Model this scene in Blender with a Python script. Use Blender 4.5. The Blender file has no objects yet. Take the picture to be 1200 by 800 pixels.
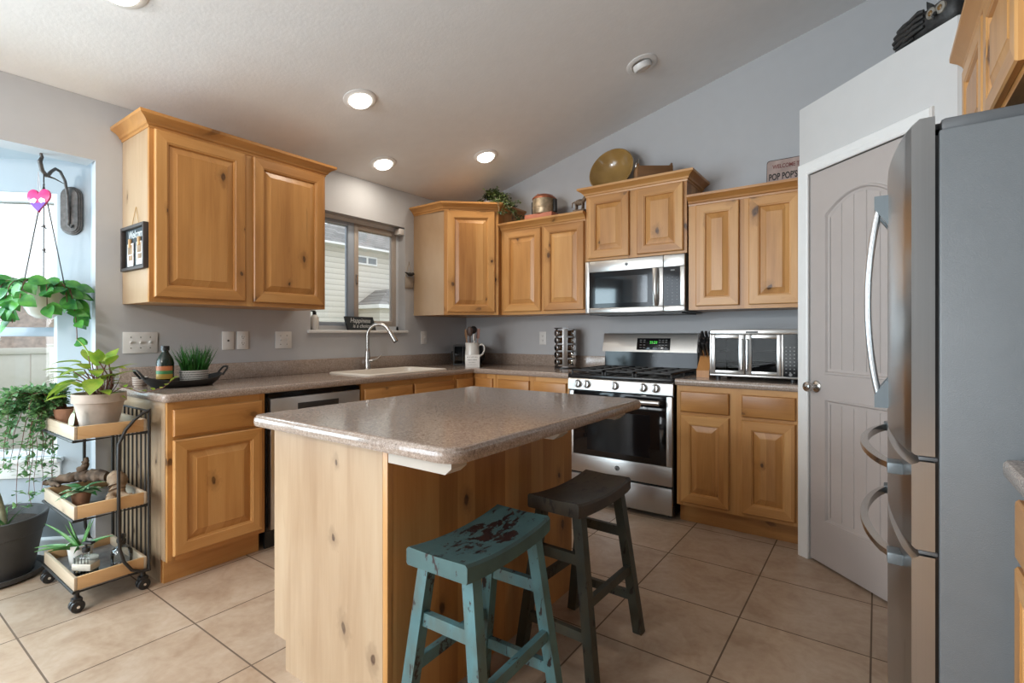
import bpy, bmesh, math, random
from mathutils import Vector, Matrix
random.seed(7)
PI = math.pi
S = bpy.context.scene
COL = S.collection

# ---------------------------------------------------------------- camera
cam_d = bpy.data.cameras.new('camera')
cam = bpy.data.objects.new('camera', cam_d); COL.objects.link(cam)
cam_d.sensor_width = 36.0
cam_d.lens = 595.4 / 1200 * 36
cam_d.shift_y = -8.85 / 1200
cam_d.clip_start = 0.02
cam.location = (3.337, -3.861, 1.1985)
cam.rotation_euler = (PI/2, 0, 0.6232)
S.camera = cam

# ---------------------------------------------------------------- colour management, world
S.view_settings.view_transform = 'Standard'
S.view_settings.look = 'None'
S.view_settings.gamma = 1
S.view_settings.use_curve_mapping = False
S.view_settings.exposure = 0.26
S.cycles.use_denoising = True
S.cycles.max_bounces = 10
S.cycles.diffuse_bounces = 4
S.cycles.glossy_bounces = 5
S.cycles.transparent_max_bounces = 12
S.cycles.sample_clamp_indirect = 6
S.cycles.caustics_reflective = False
S.cycles.caustics_refractive = False

W = bpy.data.worlds.new('world'); S.world = W
W.use_nodes = True
bg = W.node_tree.nodes['Background']
bg.inputs['Color'].default_value = (0.90, 0.95, 1.0, 1)
bg.inputs['Strength'].default_value = 1.7

def area(name, loc, target, sx, sy, power, color):
    l = bpy.data.lights.new(name, 'AREA'); l.shape = 'RECTANGLE'
    l.size = sx; l.size_y = sy; l.energy = power; l.color = color
    o = bpy.data.objects.new(name, l); COL.objects.link(o)
    o.location = loc
    o.rotation_euler = (Vector(target) - Vector(loc)).to_track_quat('-Z', 'Y').to_euler()
    return o
# daylight area lamps: bay sashes, then an unseen, assumed patio door and great-room window
area('daylight_bay', (-0.93, -4.03, 1.30), (0.6, -4.03, 1.15), 0.5, 1.35, 26, (0.66, 0.88, 1.0))
area('daylight_bay_left', (-0.55, -4.69, 1.27), (1.0, -3.14, 1.12), 0.74, 1.38, 36, (0.66, 0.88, 1.0))
area('daylight_unseen_patio', (0.06, -6.25, 1.25), (1.0, -6.05, 1.27), 1.9, 2.1, 120, (0.78, 0.89, 1.0))
area('fill_great_room', (1.2, -7.42, 1.45), (1.2, 0, 2.9), 2.0, 1.7, 55, (0.90, 0.97, 1.0))  # added fill at an assumed window, aimed up to lift the ceiling
def lamp(name, loc, power, color, r=0.12):
    l = bpy.data.lights.new(name, 'POINT'); l.energy = power; l.color = color; l.shadow_soft_size = r
    o = bpy.data.objects.new(name, l); COL.objects.link(o); o.location = loc; return o
lamp('ceiling_fill_lamp', (1.3, -5.4, 2.0), 85, (1.0, 0.97, 0.93))  # added unseen point lamp brightening ceiling and walls, no fixture modelled

# ---------------------------------------------------------------- materials
def new_mat(name):
    m = bpy.data.materials.new(name); m.use_nodes = True
    nt = m.node_tree
    return m, nt, nt.nodes['Principled BSDF']
def N(nt, t, **kw):
    n = nt.nodes.new(t)
    for k, v in kw.items(): setattr(n, k, v)
    return n
def L(nt, a, b): nt.links.new(a, b)
def M_(nt, op, a, b=None, c=None):
    n = N(nt, 'ShaderNodeMath', operation=op)
    for i, v in enumerate((a, b, c)):
        if v is None: continue
        if hasattr(v, 'links'): L(nt, v, n.inputs[i])
        else: n.inputs[i].default_value = v
    return n.outputs[0]
def ramp(nt, fac, stops):
    r = N(nt, 'ShaderNodeValToRGB'); el = r.color_ramp.elements
    while len(el) < len(stops): el.new(0.5)
    for e, (p, c) in zip(el, stops):
        e.position = p; e.color = (*c, 1) if len(c) == 3 else c
    L(nt, fac, r.inputs[0]); return r.outputs[0]
def mix(nt, fac, a, b, mode='MIX'):
    n = N(nt, 'ShaderNodeMix', data_type='RGBA', blend_type=mode)
    for s, v in ((n.inputs[0], fac), (n.inputs[6], a), (n.inputs[7], b)):
        if hasattr(v, 'links'): L(nt, v, s)
        else: s.default_value = v if isinstance(v, (int, float)) else (*v, 1)
    return n.outputs[2]
def bump(nt, b, h, strength=0.2, dist=0.002):
    n = N(nt, 'ShaderNodeBump'); n.inputs['Strength'].default_value = strength; n.inputs['Distance'].default_value = dist
    L(nt, h, n.inputs['Height']); L(nt, n.outputs[0], b.inputs['Normal'])
def obj_co(nt):
    return N(nt, 'ShaderNodeTexCoord').outputs['Object']
def noise(nt, co, scale, detail=3, rough=0.5, dim='3D', dist=0.0):
    n = N(nt, 'ShaderNodeTexNoise', noise_dimensions=dim)
    n.inputs['Scale'].default_value = scale; n.inputs['Detail'].default_value = detail; n.inputs['Roughness'].default_value = rough
    n.inputs['Distortion'].default_value = dist
    if co is not None: L(nt, co, n.inputs['Vector'])
    return n.outputs[0]
def comb(nt, x, y, z):
    n = N(nt, 'ShaderNodeCombineXYZ')
    for i, v in enumerate((x, y, z)):
        if hasattr(v, 'links'): L(nt, v, n.inputs[i])
        else: n.inputs[i].default_value = v
    return n.outputs[0]

def simple(name, col, rough=0.5, metal=0.0, spec=0.5, var=0.06, scale=12.0, bmp=0.0, bscale=200.0, trans=0.0, emit=None, coat=0.0):
    m, nt, b = new_mat(name)
    co = obj_co(nt)
    f = noise(nt, co, scale, 3)
    lo = tuple(max(0, c*(1-var)) for c in col); hi = tuple(min(1, c*(1+var)) for c in col)
    L(nt, ramp(nt, f, [(0.3, lo), (0.7, hi)]), b.inputs['Base Color'])
    b.inputs['Roughness'].default_value = rough; b.inputs['Metallic'].default_value = metal
    b.inputs['Specular IOR Level'].default_value = spec
    if coat: b.inputs['Coat Weight'].default_value = coat; b.inputs['Coat Roughness'].default_value = 0.08
    if trans: b.inputs['Transmission Weight'].default_value = trans
    if emit: b.inputs['Emission Color'].default_value = (*emit[0], 1); b.inputs['Emission Strength'].default_value = emit[1]
    if bmp: bump(nt, b, noise(nt, co, bscale, 2), bmp)
    return m

def wood(name, dark, mid, light, horizontal=False, stave=0.085, knots=1.0, rough=0.36, stave_var=0.20):
    m, nt, b = new_mat(name)
    sep = N(nt, 'ShaderNodeSeparateXYZ'); L(nt, obj_co(nt), sep.inputs[0])
    rnd = N(nt, 'ShaderNodeObjectInfo').outputs['Random']
    x, y, z = sep.outputs
    if horizontal:
        s = M_(nt, 'ADD', z, M_(nt, 'MULTIPLY', y, 0.35)); t = M_(nt, 'ADD', x, M_(nt, 'MULTIPLY', y, 0.9))
    else:
        s = M_(nt, 'ADD', x, M_(nt, 'MULTIPLY', y, 0.93)); t = z
    off = M_(nt, 'MULTIPLY', rnd, 41.0)
    s = M_(nt, 'ADD', s, off); t = M_(nt, 'ADD', t, off)
    sid = M_(nt, 'FLOOR', M_(nt, 'DIVIDE', s, stave))
    wn = N(nt, 'ShaderNodeTexWhiteNoise', noise_dimensions='1D'); L(nt, sid, wn.inputs['W']); w = wn.outputs['Value']
    # knots
    warp = noise(nt, comb(nt, M_(nt, 'MULTIPLY', s, 9.0), M_(nt, 'MULTIPLY', t, 4.0), w), 1.0, 2)
    kv = comb(nt, M_(nt, 'ADD', M_(nt, 'MULTIPLY', s, 4.6), M_(nt, 'MULTIPLY', warp, 0.25)), M_(nt, 'ADD', M_(nt, 'MULTIPLY', t, 2.7), M_(nt, 'MULTIPLY', warp, 0.3)), 0.0)
    vo = N(nt, 'ShaderNodeTexVoronoi', voronoi_dimensions='2D', feature='F1'); vo.inputs['Scale'].default_value = 1.0
    L(nt, kv, vo.inputs['Vector'])
    wob = noise(nt, comb(nt, M_(nt, 'MULTIPLY', s, 70.0), M_(nt, 'MULTIPLY', t, 45.0), w), 1.0, 3)
    dist = M_(nt, 'MULTIPLY', vo.outputs['Distance'], M_(nt, 'ADD', 0.45, M_(nt, 'MULTIPLY', wob, 1.1)))
    sc = N(nt, 'ShaderNodeSeparateColor'); L(nt, vo.outputs['Color'], sc.inputs[0])
    gate = M_(nt, 'MULTIPLY', M_(nt, 'GREATER_THAN', sc.outputs[0], 0.36), knots)
    size = M_(nt, 'ADD', 0.025, M_(nt, 'MULTIPLY', sc.outputs[1], 0.06))
    rel = M_(nt, 'DIVIDE', dist, size)
    core = N(nt, 'ShaderNodeMapRange', interpolation_type='SMOOTHSTEP')
    L(nt, rel, core.inputs[0]); core.inputs[1].default_value = 0.6; core.inputs[2].default_value = 1.15; core.inputs[3].default_value = 1; core.inputs[4].default_value = 0
    halo = N(nt, 'ShaderNodeMapRange', interpolation_type='SMOOTHSTEP')
    L(nt, rel, halo.inputs[0]); halo.inputs[1].default_value = 0.8; halo.inputs[2].default_value = 3.6; halo.inputs[3].default_value = 1; halo.inputs[4].default_value = 0
    coreg = M_(nt, 'MULTIPLY', core.outputs[0], gate); halog = M_(nt, 'MULTIPLY', halo.outputs[0], gate)
    # grain bends around the knots
    sg = M_(nt, 'ADD', s, M_(nt, 'MULTIPLY', halog, 0.035))
    g1 = noise(nt, comb(nt, M_(nt, 'MULTIPLY', sg, 17.0), M_(nt, 'MULTIPLY', t, 1.5), M_(nt, 'MULTIPLY', w, 17.0)), 1.0, 4, 0.55, dist=0.5)
    g2 = noise(nt, comb(nt, M_(nt, 'MULTIPLY', sg, 190.0), M_(nt, 'MULTIPLY', t, 6.0), w), 1.0, 2)
    g3 = noise(nt, comb(nt, M_(nt, 'MULTIPLY', s, 3.0), M_(nt, 'MULTIPLY', t, 1.1), w), 1.0, 2)
    f = M_(nt, 'ADD', M_(nt, 'MULTIPLY', g1, 0.40), M_(nt, 'ADD', M_(nt, 'MULTIPLY', g2, 0.10), M_(nt, 'MULTIPLY', g3, 0.50)))
    f = M_(nt, 'ADD', f, M_(nt, 'MULTIPLY', M_(nt, 'SUBTRACT', w, 0.5), stave_var))
    c = ramp(nt, f, [(0.24, dark), (0.48, mid), (0.72, light)])
    c = mix(nt, M_(nt, 'MULTIPLY', halog, 0.45), c, tuple(v*0.62 for v in dark))
    c = mix(nt, M_(nt, 'MULTIPLY', coreg, M_(nt, 'ADD', 0.45, M_(nt, 'MULTIPLY', wob, 0.8))), c, (0.055, 0.022, 0.009))
    strk = ramp(nt, noise(nt, comb(nt, M_(nt, 'MULTIPLY', s, 11.0), M_(nt, 'MULTIPLY', t, 2.2), M_(nt, 'ADD', w, 7.3)), 1.0, 4, 0.6, dist=0.8), [(0.66, (0, 0, 0)), (0.78, (0.42, 0.42, 0.42))])
    c = mix(nt, strk, c, tuple(v*0.55 for v in dark))
    L(nt, c, b.inputs['Base Color'])
    b.inputs['Roughness'].default_value = rough
    bump(nt, b, g2, 0.06, 0.001)
    return m

HON = ((0.31, 0.125, 0.032), (0.51, 0.248, 0.075), (0.645, 0.358, 0.132))
WOOD = wood('honey_knotty_alder', *HON)
WOODH = wood('honey_knotty_alder_horizontal', *HON, horizontal=True, stave=0.30, knots=0.6)
ENDW = wood('daylit_alder_end_veneer', (0.315, 0.19, 0.10), (0.43, 0.295, 0.18), (0.51, 0.38, 0.25), stave=0.16, stave_var=0.12)  # paler veneer, partly daylight put into the colour; shaded ends stay WOOD
PALE = wood('pale_tray_pine', (0.52, 0.30, 0.13), (0.66, 0.42, 0.21), (0.75, 0.52, 0.30), horizontal=True, knots=0.4)
BLOCKW = wood('knife_block_wood', (0.33, 0.13, 0.04), (0.47, 0.20, 0.06), (0.56, 0.27, 0.09), knots=0.0)
CRATEW = wood('dark_crate_wood', (0.10, 0.045, 0.018), (0.17, 0.08, 0.03), (0.25, 0.12, 0.05), horizontal=True, knots=0.3)

def brushed(name, col, rough=0.28, vertical=False, strength=0.006):
    m, nt, b = new_mat(name)
    mp = N(nt, 'ShaderNodeMapping'); L(nt, obj_co(nt), mp.inputs[0])
    mp.inputs['Scale'].default_value = (300, 300, 2.0) if vertical else (2.5, 2.5, 320)
    f = noise(nt, mp.outputs[0], 1.0, 3)
    L(nt, ramp(nt, f, [(0.2, tuple(c*0.97 for c in col)), (0.8, tuple(min(1, c*1.03) for c in col))]), b.inputs['Base Color'])
    b.inputs['Metallic'].default_value = 1.0
    r = N(nt, 'ShaderNodeMapRange'); L(nt, f, r.inputs[0]); r.inputs[3].default_value = rough - 0.02; r.inputs[4].default_value = rough + 0.03
    L(nt, r.outputs[0], b.inputs['Roughness'])
    bump(nt, b, f, strength, 0.0006)
    return m
STEEL = brushed('brushed_stainless', (0.52, 0.515, 0.50), 0.32)
STEELV = brushed('brushed_stainless_vertical', (0.48, 0.475, 0.465), 0.28, vertical=True, strength=0.003)
NICKEL = brushed('brushed_nickel', (0.52, 0.50, 0.475), 0.24)
CHROME = simple('polished_chrome', (0.80, 0.80, 0.80), 0.10, 1.0, var=0.02)
HANDLE = simple('grey_handle_plastic', (0.155, 0.18, 0.195), 0.40, 0.3, var=0.03)
FRSIDE = simple('grey_textured_enamel', (0.155, 0.165, 0.172), 0.42, 0.0, var=0.03, bmp=0.25, bscale=420)
FRDARK = simple('dark_grey_hinge_plastic', (0.12, 0.125, 0.13), 0.45)
BLACKG = simple('black_gloss_glass', (0.008, 0.008, 0.009), 0.07, 0, 0.2)
BLACKE = simple('black_enamel', (0.016, 0.016, 0.017), 0.25)
BLACKM = simple('black_matte_iron', (0.02, 0.019, 0.018), 0.5, var=0.2)
BLACKP = simple('black_plastic', (0.016, 0.016, 0.017), 0.38)
OVENIN = simple('oven_window_glass', (0.009, 0.008, 0.008), 0.05, 0, 0.5)
BRONZE = simple('dark_bronze_iron', (0.10, 0.09, 0.085), 0.5, 0.4, var=0.3, scale=60, bmp=0.5, bscale=260)
WHITE = simple('white_satin_paint', (0.80, 0.80, 0.79), 0.35, var=0.015)
VINYL = simple('white_vinyl', (0.74, 0.76, 0.78), 0.35, var=0.02)
TAUPEV = simple('taupe_vinyl_sash', (0.46, 0.40, 0.35), 0.4, var=0.03)
GREYV = simple('blue_grey_vinyl_track', (0.36, 0.42, 0.50), 0.4, var=0.03)
PLATE = simple('white_switch_plastic', (0.78, 0.77, 0.75), 0.3, var=0.01)
SLOT = simple('dark_slot', (0.05, 0.05, 0.05), 0.5)
DOORP = simple('taupe_grey_door_paint', (0.45, 0.405, 0.385), 0.34, var=0.015)
WALLP = simple('grey_wall_paint', (0.50, 0.505, 0.52), 0.75, var=0.015, bmp=0.12, bscale=160)
PANTP = simple('pale_grey_wall_paint', (0.60, 0.595, 0.59), 0.75, var=0.012, bmp=0.12, bscale=160)
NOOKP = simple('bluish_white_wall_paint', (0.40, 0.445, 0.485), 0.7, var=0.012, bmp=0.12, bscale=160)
WALLD = simple('dark_unseen_wall', (0.16, 0.16, 0.165), 0.8, var=0.02)  # unseen walls darkened to cut bounce onto the island's right side
CEILP = simple('ceiling_knockdown_paint', (0.84, 0.845, 0.85), 0.85, var=0.015, bmp=0.35, bscale=55)
CERAM = simple('white_ceramic', (0.72, 0.70, 0.66), 0.22, var=0.04, coat=0.3)
CLAY = simple('grey_terracotta', (0.50, 0.42, 0.36), 0.8, var=0.14, scale=14, bmp=0.2, bscale=120)
REDCLAY = simple('red_terracotta', (0.33, 0.16, 0.09), 0.8, var=0.12, bmp=0.2, bscale=120)
POTBLK = simple('charcoal_planter_plastic', (0.062, 0.060, 0.060), 0.55, var=0.12, bmp=0.15, bscale=90)
SOIL = simple('potting_soil', (0.035, 0.022, 0.014), 0.95, var=0.5, scale=90, bmp=0.9, bscale=90)
SINKM = simple('almond_composite_sink', (0.74, 0.68, 0.60), 0.3, var=0.03, scale=200)
YELLOWB = simple('ochre_glazed_stoneware', (0.33, 0.20, 0.06), 0.22, var=0.12, scale=8, coat=0.4)
COPPER = simple('aged_copper', (0.42, 0.14, 0.07), 0.42, 0.6, var=0.25, scale=16)
TINM = simple('tarnished_tin', (0.42, 0.33, 0.22), 0.4, 0.6, var=0.4, scale=22)
REDBOOK = simple('faded_red_board', (0.48, 0.16, 0.09), 0.6, var=0.12)
OWLM = simple('blackened_carved_wood', (0.022, 0.022, 0.022), 0.55, var=0.5, scale=50, bmp=0.6, bscale=90)
OWLG = simple('grey_brushed_carving', (0.20, 0.185, 0.16), 0.6, var=0.4, scale=60)
AMBER = simple('amber_eye', (0.16, 0.09, 0.03), 0.2)
DRIFT = simple('grey_brown_driftwood', (0.13, 0.085, 0.055), 0.85, var=0.6, scale=26, bmp=0.9, bscale=70)
DRIFTL = simple('tan_driftwood', (0.27, 0.18, 0.11), 0.8, var=0.45, scale=18, bmp=0.7, bscale=60)
GALV = simple('galvanised_tray_lining', (0.30, 0.31, 0.32), 0.4, 0.6, var=0.25, scale=24)
STONE = simple('white_speckled_rock', (0.62, 0.62, 0.60), 0.8, var=0.3, scale=70, bmp=0.8, bscale=40)
STEMB = simple('brown_red_stem', (0.16, 0.07, 0.045), 0.7, var=0.3)
CANE = simple('grey_green_cane', (0.20, 0.18, 0.11), 0.8, var=0.35, scale=40)
PAPER = simple('cream_label_paper', (0.66, 0.60, 0.50), 0.8, var=0.08, scale=60)
CARD = simple('printed_photo_card', (0.62, 0.58, 0.55), 0.5, var=0.5, scale=32)
SLATE = simple('chalkboard_slate', (0.022, 0.030, 0.036), 0.6, var=0.2)
FRAMEW = simple('weathered_dark_frame', (0.045, 0.034, 0.03), 0.6, var=0.3)
CHALK = simple('chalk_white', (0.70, 0.72, 0.72), 0.8)
PINK = simple('hot_pink_enamel', (0.60, 0.03, 0.17), 0.3)
PURPLE = simple('purple_enamel', (0.17, 0.05, 0.33), 0.3)
RIBBON = simple('white_wing_enamel', (0.75, 0.75, 0.80), 0.4)
TWINE = simple('jute_twine', (0.45, 0.30, 0.14), 0.9, var=0.2)
BURLAP = simple('burlap_weave', (0.36, 0.31, 0.26), 0.95, var=0.3, scale=160, bmp=0.7, bscale=300)
SIGNP = simple('aged_pink_grey_board', (0.36, 0.27, 0.24), 0.7, var=0.22, scale=14)
INK = simple('black_ink', (0.02, 0.017, 0.015), 0.6)
MAROON = simple('maroon_ink', (0.16, 0.035, 0.03), 0.6)
LABELR = simple('orange_label', (0.50, 0.16, 0.06), 0.4)
LABELG = simple('green_label', (0.05, 0.22, 0.07), 0.4)
LABELY = simple('amber_label', (0.50, 0.30, 0.05), 0.4)
BOTTLE = simple('dark_green_bottle_plastic', (0.008, 0.016, 0.009), 0.25)
HGLASS = simple('far_window_glass', (0.20, 0.23, 0.25), 0.2)
BAR = simple('satin_silver_handle', (0.62, 0.64, 0.66), 0.33, 0.9, var=0.03)
UTW = simple('worn_utensil_wood', (0.33, 0.18, 0.09), 0.6, var=0.3)
UTD = simple('dark_spoon_wood', (0.06, 0.025, 0.015), 0.5, var=0.3)
UTM = simple('mauve_silicone', (0.30, 0.17, 0.14), 0.5)
GOLDC = simple('painted_tan_figurine', (0.16, 0.11, 0.07), 0.5, var=0.4, scale=60)
SPICE = simple('brown_spice_fill', (0.10, 0.05, 0.022), 0.15, var=0.6, scale=30, coat=0.6)
GREEND = simple('green_led_digits', (0.02, 0.25, 0.02), 0.4, emit=((0.10, 0.9, 0.10), 1.2))
LEDGREY = simple('grey_key_print', (0.26, 0.26, 0.26), 0.5)
SHADEM = simple('pale_bracket_board', (0.47, 0.42, 0.36), 0.5, var=0.05)

def leafmat(name, a, b_, edge=None, trans=0.25):
    m, nt, b = new_mat(name)
    f = noise(nt, obj_co(nt), 22, 3)
    c = ramp(nt, f, [(0.3, a), (0.7, b_)])
    L(nt, c, b.inputs['Base Color'])
    b.inputs['Roughness'].default_value = 0.38
    tr = N(nt, 'ShaderNodeBsdfTranslucent'); L(nt, c, tr.inputs[0])
    mx = N(nt, 'ShaderNodeMixShader'); mx.inputs[0].default_value = trans
    L(nt, b.outputs[0], mx.inputs[1]); L(nt, tr.outputs[0], mx.inputs[2])
    L(nt, mx.outputs[0], nt.nodes['Material Output'].inputs[0])
    return m
LEAFP = leafmat('pothos_leaf', (0.025, 0.16, 0.05), (0.12, 0.42, 0.06))
LEAFY = leafmat('yellow_green_leaf', (0.14, 0.32, 0.03), (0.42, 0.50, 0.07))
LEAFJ = leafmat('jade_leaf', (0.06, 0.20, 0.075), (0.24, 0.42, 0.17))
LEAFA = leafmat('aloe_leaf', (0.035, 0.17, 0.05), (0.16, 0.36, 0.10), trans=0.1)
LEAFV = leafmat('variegated_leaf', (0.02, 0.15, 0.05), (0.10, 0.30, 0.09))
LEAFW = leafmat('cream_leaf_stripe', (0.45, 0.56, 0.34), (0.60, 0.68, 0.48))
LEAFG = leafmat('grass_blade', (0.012, 0.085, 0.015), (0.06, 0.22, 0.04))
LEAFO = leafmat('olive_vine_leaf', (0.035, 0.075, 0.025), (0.16, 0.20, 0.07))

def glass_mat(name, tint=(1, 1, 1), refl=0.9):
    m = bpy.data.materials.new(name); m.use_nodes = True; nt = m.node_tree
    for n in list(nt.nodes): nt.nodes.remove(n)
    out = N(nt, 'ShaderNodeOutputMaterial'); t = N(nt, 'ShaderNodeBsdfTransparent'); g = N(nt, 'ShaderNodeBsdfGlossy')
    t.inputs[0].default_value = (*tint, 1); g.inputs['Roughness'].default_value = 0.02
    fr = N(nt, 'ShaderNodeFresnel'); fr.inputs[0].default_value = 1.45
    mx = N(nt, 'ShaderNodeMixShader'); L(nt, M_(nt, 'MULTIPLY', fr.outputs[0], refl), mx.inputs[0])
    L(nt, t.outputs[0], mx.inputs[1]); L(nt, g.outputs[0], mx.inputs[2]); L(nt, mx.outputs[0], out.inputs[0])
    return m
PANE = glass_mat('window_glass', (0.97, 0.98, 0.98))
DARKPANE = glass_mat('smoked_lantern_glass', (0.28, 0.28, 0.27), 0.8)
CLEAR = glass_mat('clear_bottle_glass', (0.86, 0.88, 0.88), 1.6)
TOASTG = glass_mat('oven_door_glass', (0.55, 0.56, 0.57), 0.3)

def emis(name, col, s):
    m, nt, b = new_mat(name)
    b.inputs['Base Color'].default_value = (0.9, 0.9, 0.9, 1)
    b.inputs['Emission Color'].default_value = (*col, 1); b.inputs['Emission Strength'].default_value = s
    return m
BULB = emis('lit_lamp_lens', (1.0, 0.93, 0.82), 5.0)

def tile_mat():
    m, nt, b = new_mat('beige_stone_tile')
    co = obj_co(nt)
    mp = N(nt, 'ShaderNodeMapping'); L(nt, co, mp.inputs[0]); mp.inputs['Location'].default_value = (-0.133, 0.189, 0)
    br = N(nt, 'ShaderNodeTexBrick', offset=0.0, squash=1.0)
    br.inputs['Scale'].default_value = 1.0; br.inputs['Brick Width'].default_value = 0.455; br.inputs['Row Height'].default_value = 0.455
    br.inputs['Mortar Size'].default_value = 0.0034; br.inputs['Mortar Smooth'].default_value = 0.15; br.inputs['Bias'].default_value = 0
    br.inputs['Color1'].default_value = (0.9, 0.9, 0.9, 1); br.inputs['Color2'].default_value = (1.06, 1.04, 1.0, 1); br.inputs['Mortar'].default_value = (1, 1, 1, 1)
    L(nt, mp.outputs[0], br.inputs['Vector'])
    f = M_(nt, 'ADD', M_(nt, 'MULTIPLY', noise(nt, co, 5.5, 6, 0.62, dist=0.9), 0.75), M_(nt, 'MULTIPLY', noise(nt, co, 34, 3), 0.25))
    c = ramp(nt, f, [(0.30, (0.34, 0.23, 0.155)), (0.50, (0.445, 0.33, 0.24)), (0.70, (0.53, 0.42, 0.33))])
    c = mix(nt, 1.0, c, br.outputs['Color'], 'MULTIPLY')
    c = mix(nt, br.outputs['Fac'], c, (0.13, 0.085, 0.055))
    L(nt, c, b.inputs['Base Color'])
    r = N(nt, 'ShaderNodeMapRange'); L(nt, f, r.inputs[0]); r.inputs[3].default_value = 0.42; r.inputs[4].default_value = 0.30
    L(nt, M_(nt, 'ADD', r.outputs[0], M_(nt, 'MULTIPLY', br.outputs['Fac'], 0.4)), b.inputs['Roughness'])
    bump(nt, b, M_(nt, 'SUBTRACT', M_(nt, 'MULTIPLY', f, 0.25), br.outputs['Fac']), 0.35, 0.002)
    return m
TILE = tile_mat()

def laminate():
    m, nt, b = new_mat('speckled_taupe_laminate')
    co = obj_co(nt)
    f = M_(nt, 'ADD', M_(nt, 'MULTIPLY', noise(nt, co, 330, 2), 0.6), M_(nt, 'MULTIPLY', noise(nt, co, 120, 2), 0.4))
    c = ramp(nt, f, [(0.33, (0.18, 0.132, 0.105)), (0.45, (0.315, 0.245, 0.20)), (0.55, (0.385, 0.305, 0.252)), (0.67, (0.54, 0.465, 0.41))])
    L(nt, c, b.inputs['Base Color']); b.inputs['Roughness'].default_value = 0.12; b.inputs['Specular IOR Level'].default_value = 0.5
    return m
LAM = laminate()

def worn_paint(name, paint, wood_, amount, lo=0.08):
    m, nt, b = new_mat(name)
    co = obj_co(nt)
    mp = N(nt, 'ShaderNodeMapping'); L(nt, co, mp.inputs[0]); mp.inputs['Scale'].default_value = (1.6, 0.75, 0.6)
    f = noise(nt, mp.outputs[0], 24, 5, 0.66, dist=0.3)
    g = noise(nt, co, 7, 3)
    base = ramp(nt, g, [(0.3, tuple(c*0.72 for c in paint)), (0.7, tuple(min(1, c*1.15) for c in paint))])
    k = N(nt, 'ShaderNodeMapRange', interpolation_type='SMOOTHSTEP')
    if amount == 'seat':   # paint rubbed off in the middle of the seat
        sep = N(nt, 'ShaderNodeSeparateXYZ'); L(nt, co, sep.inputs[0])
        r = M_(nt, 'POWER', M_(nt, 'ADD', M_(nt, 'POWER', M_(nt, 'DIVIDE', sep.outputs[0], 0.075), 2.0), M_(nt, 'POWER', M_(nt, 'DIVIDE', M_(nt, 'ADD', sep.outputs[1], -0.02), 0.17), 2.0)), 0.5)
        f = M_(nt, 'ADD', f, M_(nt, 'MULTIPLY', M_(nt, 'SUBTRACT', 1.0, M_(nt, 'MINIMUM', r, 2.0)), 0.15))
        k.inputs[1].default_value = 0.545; k.inputs[2].default_value = 0.585
    else:
        k.inputs[1].default_value = amount; k.inputs[2].default_value = amount + 0.05
        base = mix(nt, ramp(nt, noise(nt, mp.outputs[0], 9, 3, 0.6), [(0.42, (0, 0, 0)), (0.62, (0.75, 0.75, 0.75))]), base, tuple(c*0.35+d*0.5 for c, d in zip(paint, (0.10, 0.085, 0.05))))
    L(nt, f, k.inputs[0])
    L(nt, mix(nt, k.outputs[0], base, wood_), b.inputs['Base Color'])
    b.inputs['Roughness'].default_value = 0.5
    bump(nt, b, M_(nt, 'SUBTRACT', 1.0, k.outputs[0]), 0.4, 0.001)
    return m
TEALSEAT = worn_paint('worn_shaded_teal_seat', (0.060, 0.125, 0.125), (0.020, 0.008, 0.008), 'seat')  # seat paint darkened for weaker light on top; the rubbed middle is wear
TEAL = worn_paint('chipped_teal_paint', (0.085, 0.19, 0.205), (0.022, 0.012, 0.009), 0.585)
DARKT = worn_paint('dark_weathered_green_paint', (0.042, 0.048, 0.038), (0.018, 0.012, 0.009), 0.58)
DARKSEAT = worn_paint('dark_brown_weathered_seat', (0.045, 0.036, 0.027), (0.016, 0.012, 0.009), 0.58)

def siding():
    m, nt, b = new_mat('cream_lap_siding')
    sep = N(nt, 'ShaderNodeSeparateXYZ'); L(nt, obj_co(nt), sep.inputs[0])
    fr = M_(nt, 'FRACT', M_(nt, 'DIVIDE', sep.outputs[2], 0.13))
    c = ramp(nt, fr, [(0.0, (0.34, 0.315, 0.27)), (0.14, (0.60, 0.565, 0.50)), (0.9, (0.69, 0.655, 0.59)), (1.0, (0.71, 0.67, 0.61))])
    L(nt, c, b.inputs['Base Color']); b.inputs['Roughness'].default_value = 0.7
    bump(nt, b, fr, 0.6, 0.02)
    return m
SIDING = siding()
def shingles():
    m, nt, b = new_mat('grey_asphalt_shingles')
    co = obj_co(nt)
    br = N(nt, 'ShaderNodeTexBrick'); br.inputs['Scale'].default_value = 1; br.inputs['Brick Width'].default_value = 0.3; br.inputs['Row Height'].default_value = 0.14
    br.inputs['Mortar Size'].default_value = 0.012
    br.inputs['Color1'].default_value = (0.14, 0.137, 0.134, 1); br.inputs['Color2'].default_value = (0.33, 0.32, 0.31, 1); br.inputs['Mortar'].default_value = (0.09, 0.088, 0.085, 1)
    sep = N(nt, 'ShaderNodeSeparateXYZ'); L(nt, co, sep.inputs[0])
    L(nt, comb(nt, sep.outputs[1], M_(nt, 'MULTIPLY', sep.outputs[2], 1.6), 0.0), br.inputs['Vector'])
    L(nt, mix(nt, 0.35, br.outputs['Color'], ramp(nt, noise(nt, co, 40, 3), [(0.3, (0.1, 0.1, 0.1)), (0.7, (0.42, 0.40, 0.38))])), b.inputs['Base Color'])
    b.inputs['Roughness'].default_value = 0.9
    return m
SHING = shingles()
FENCEM = simple('ivory_vinyl_fence', (0.60, 0.585, 0.53), 0.5, var=0.03)
GRASS = simple('dry_grass_ground', (0.20, 0.20, 0.09), 0.95, var=0.5, scale=6, bmp=0.8, bscale=30)
BRICKR = simple('pinkish_brick', (0.55, 0.44, 0.40), 0.9, var=0.25, scale=8)

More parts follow.
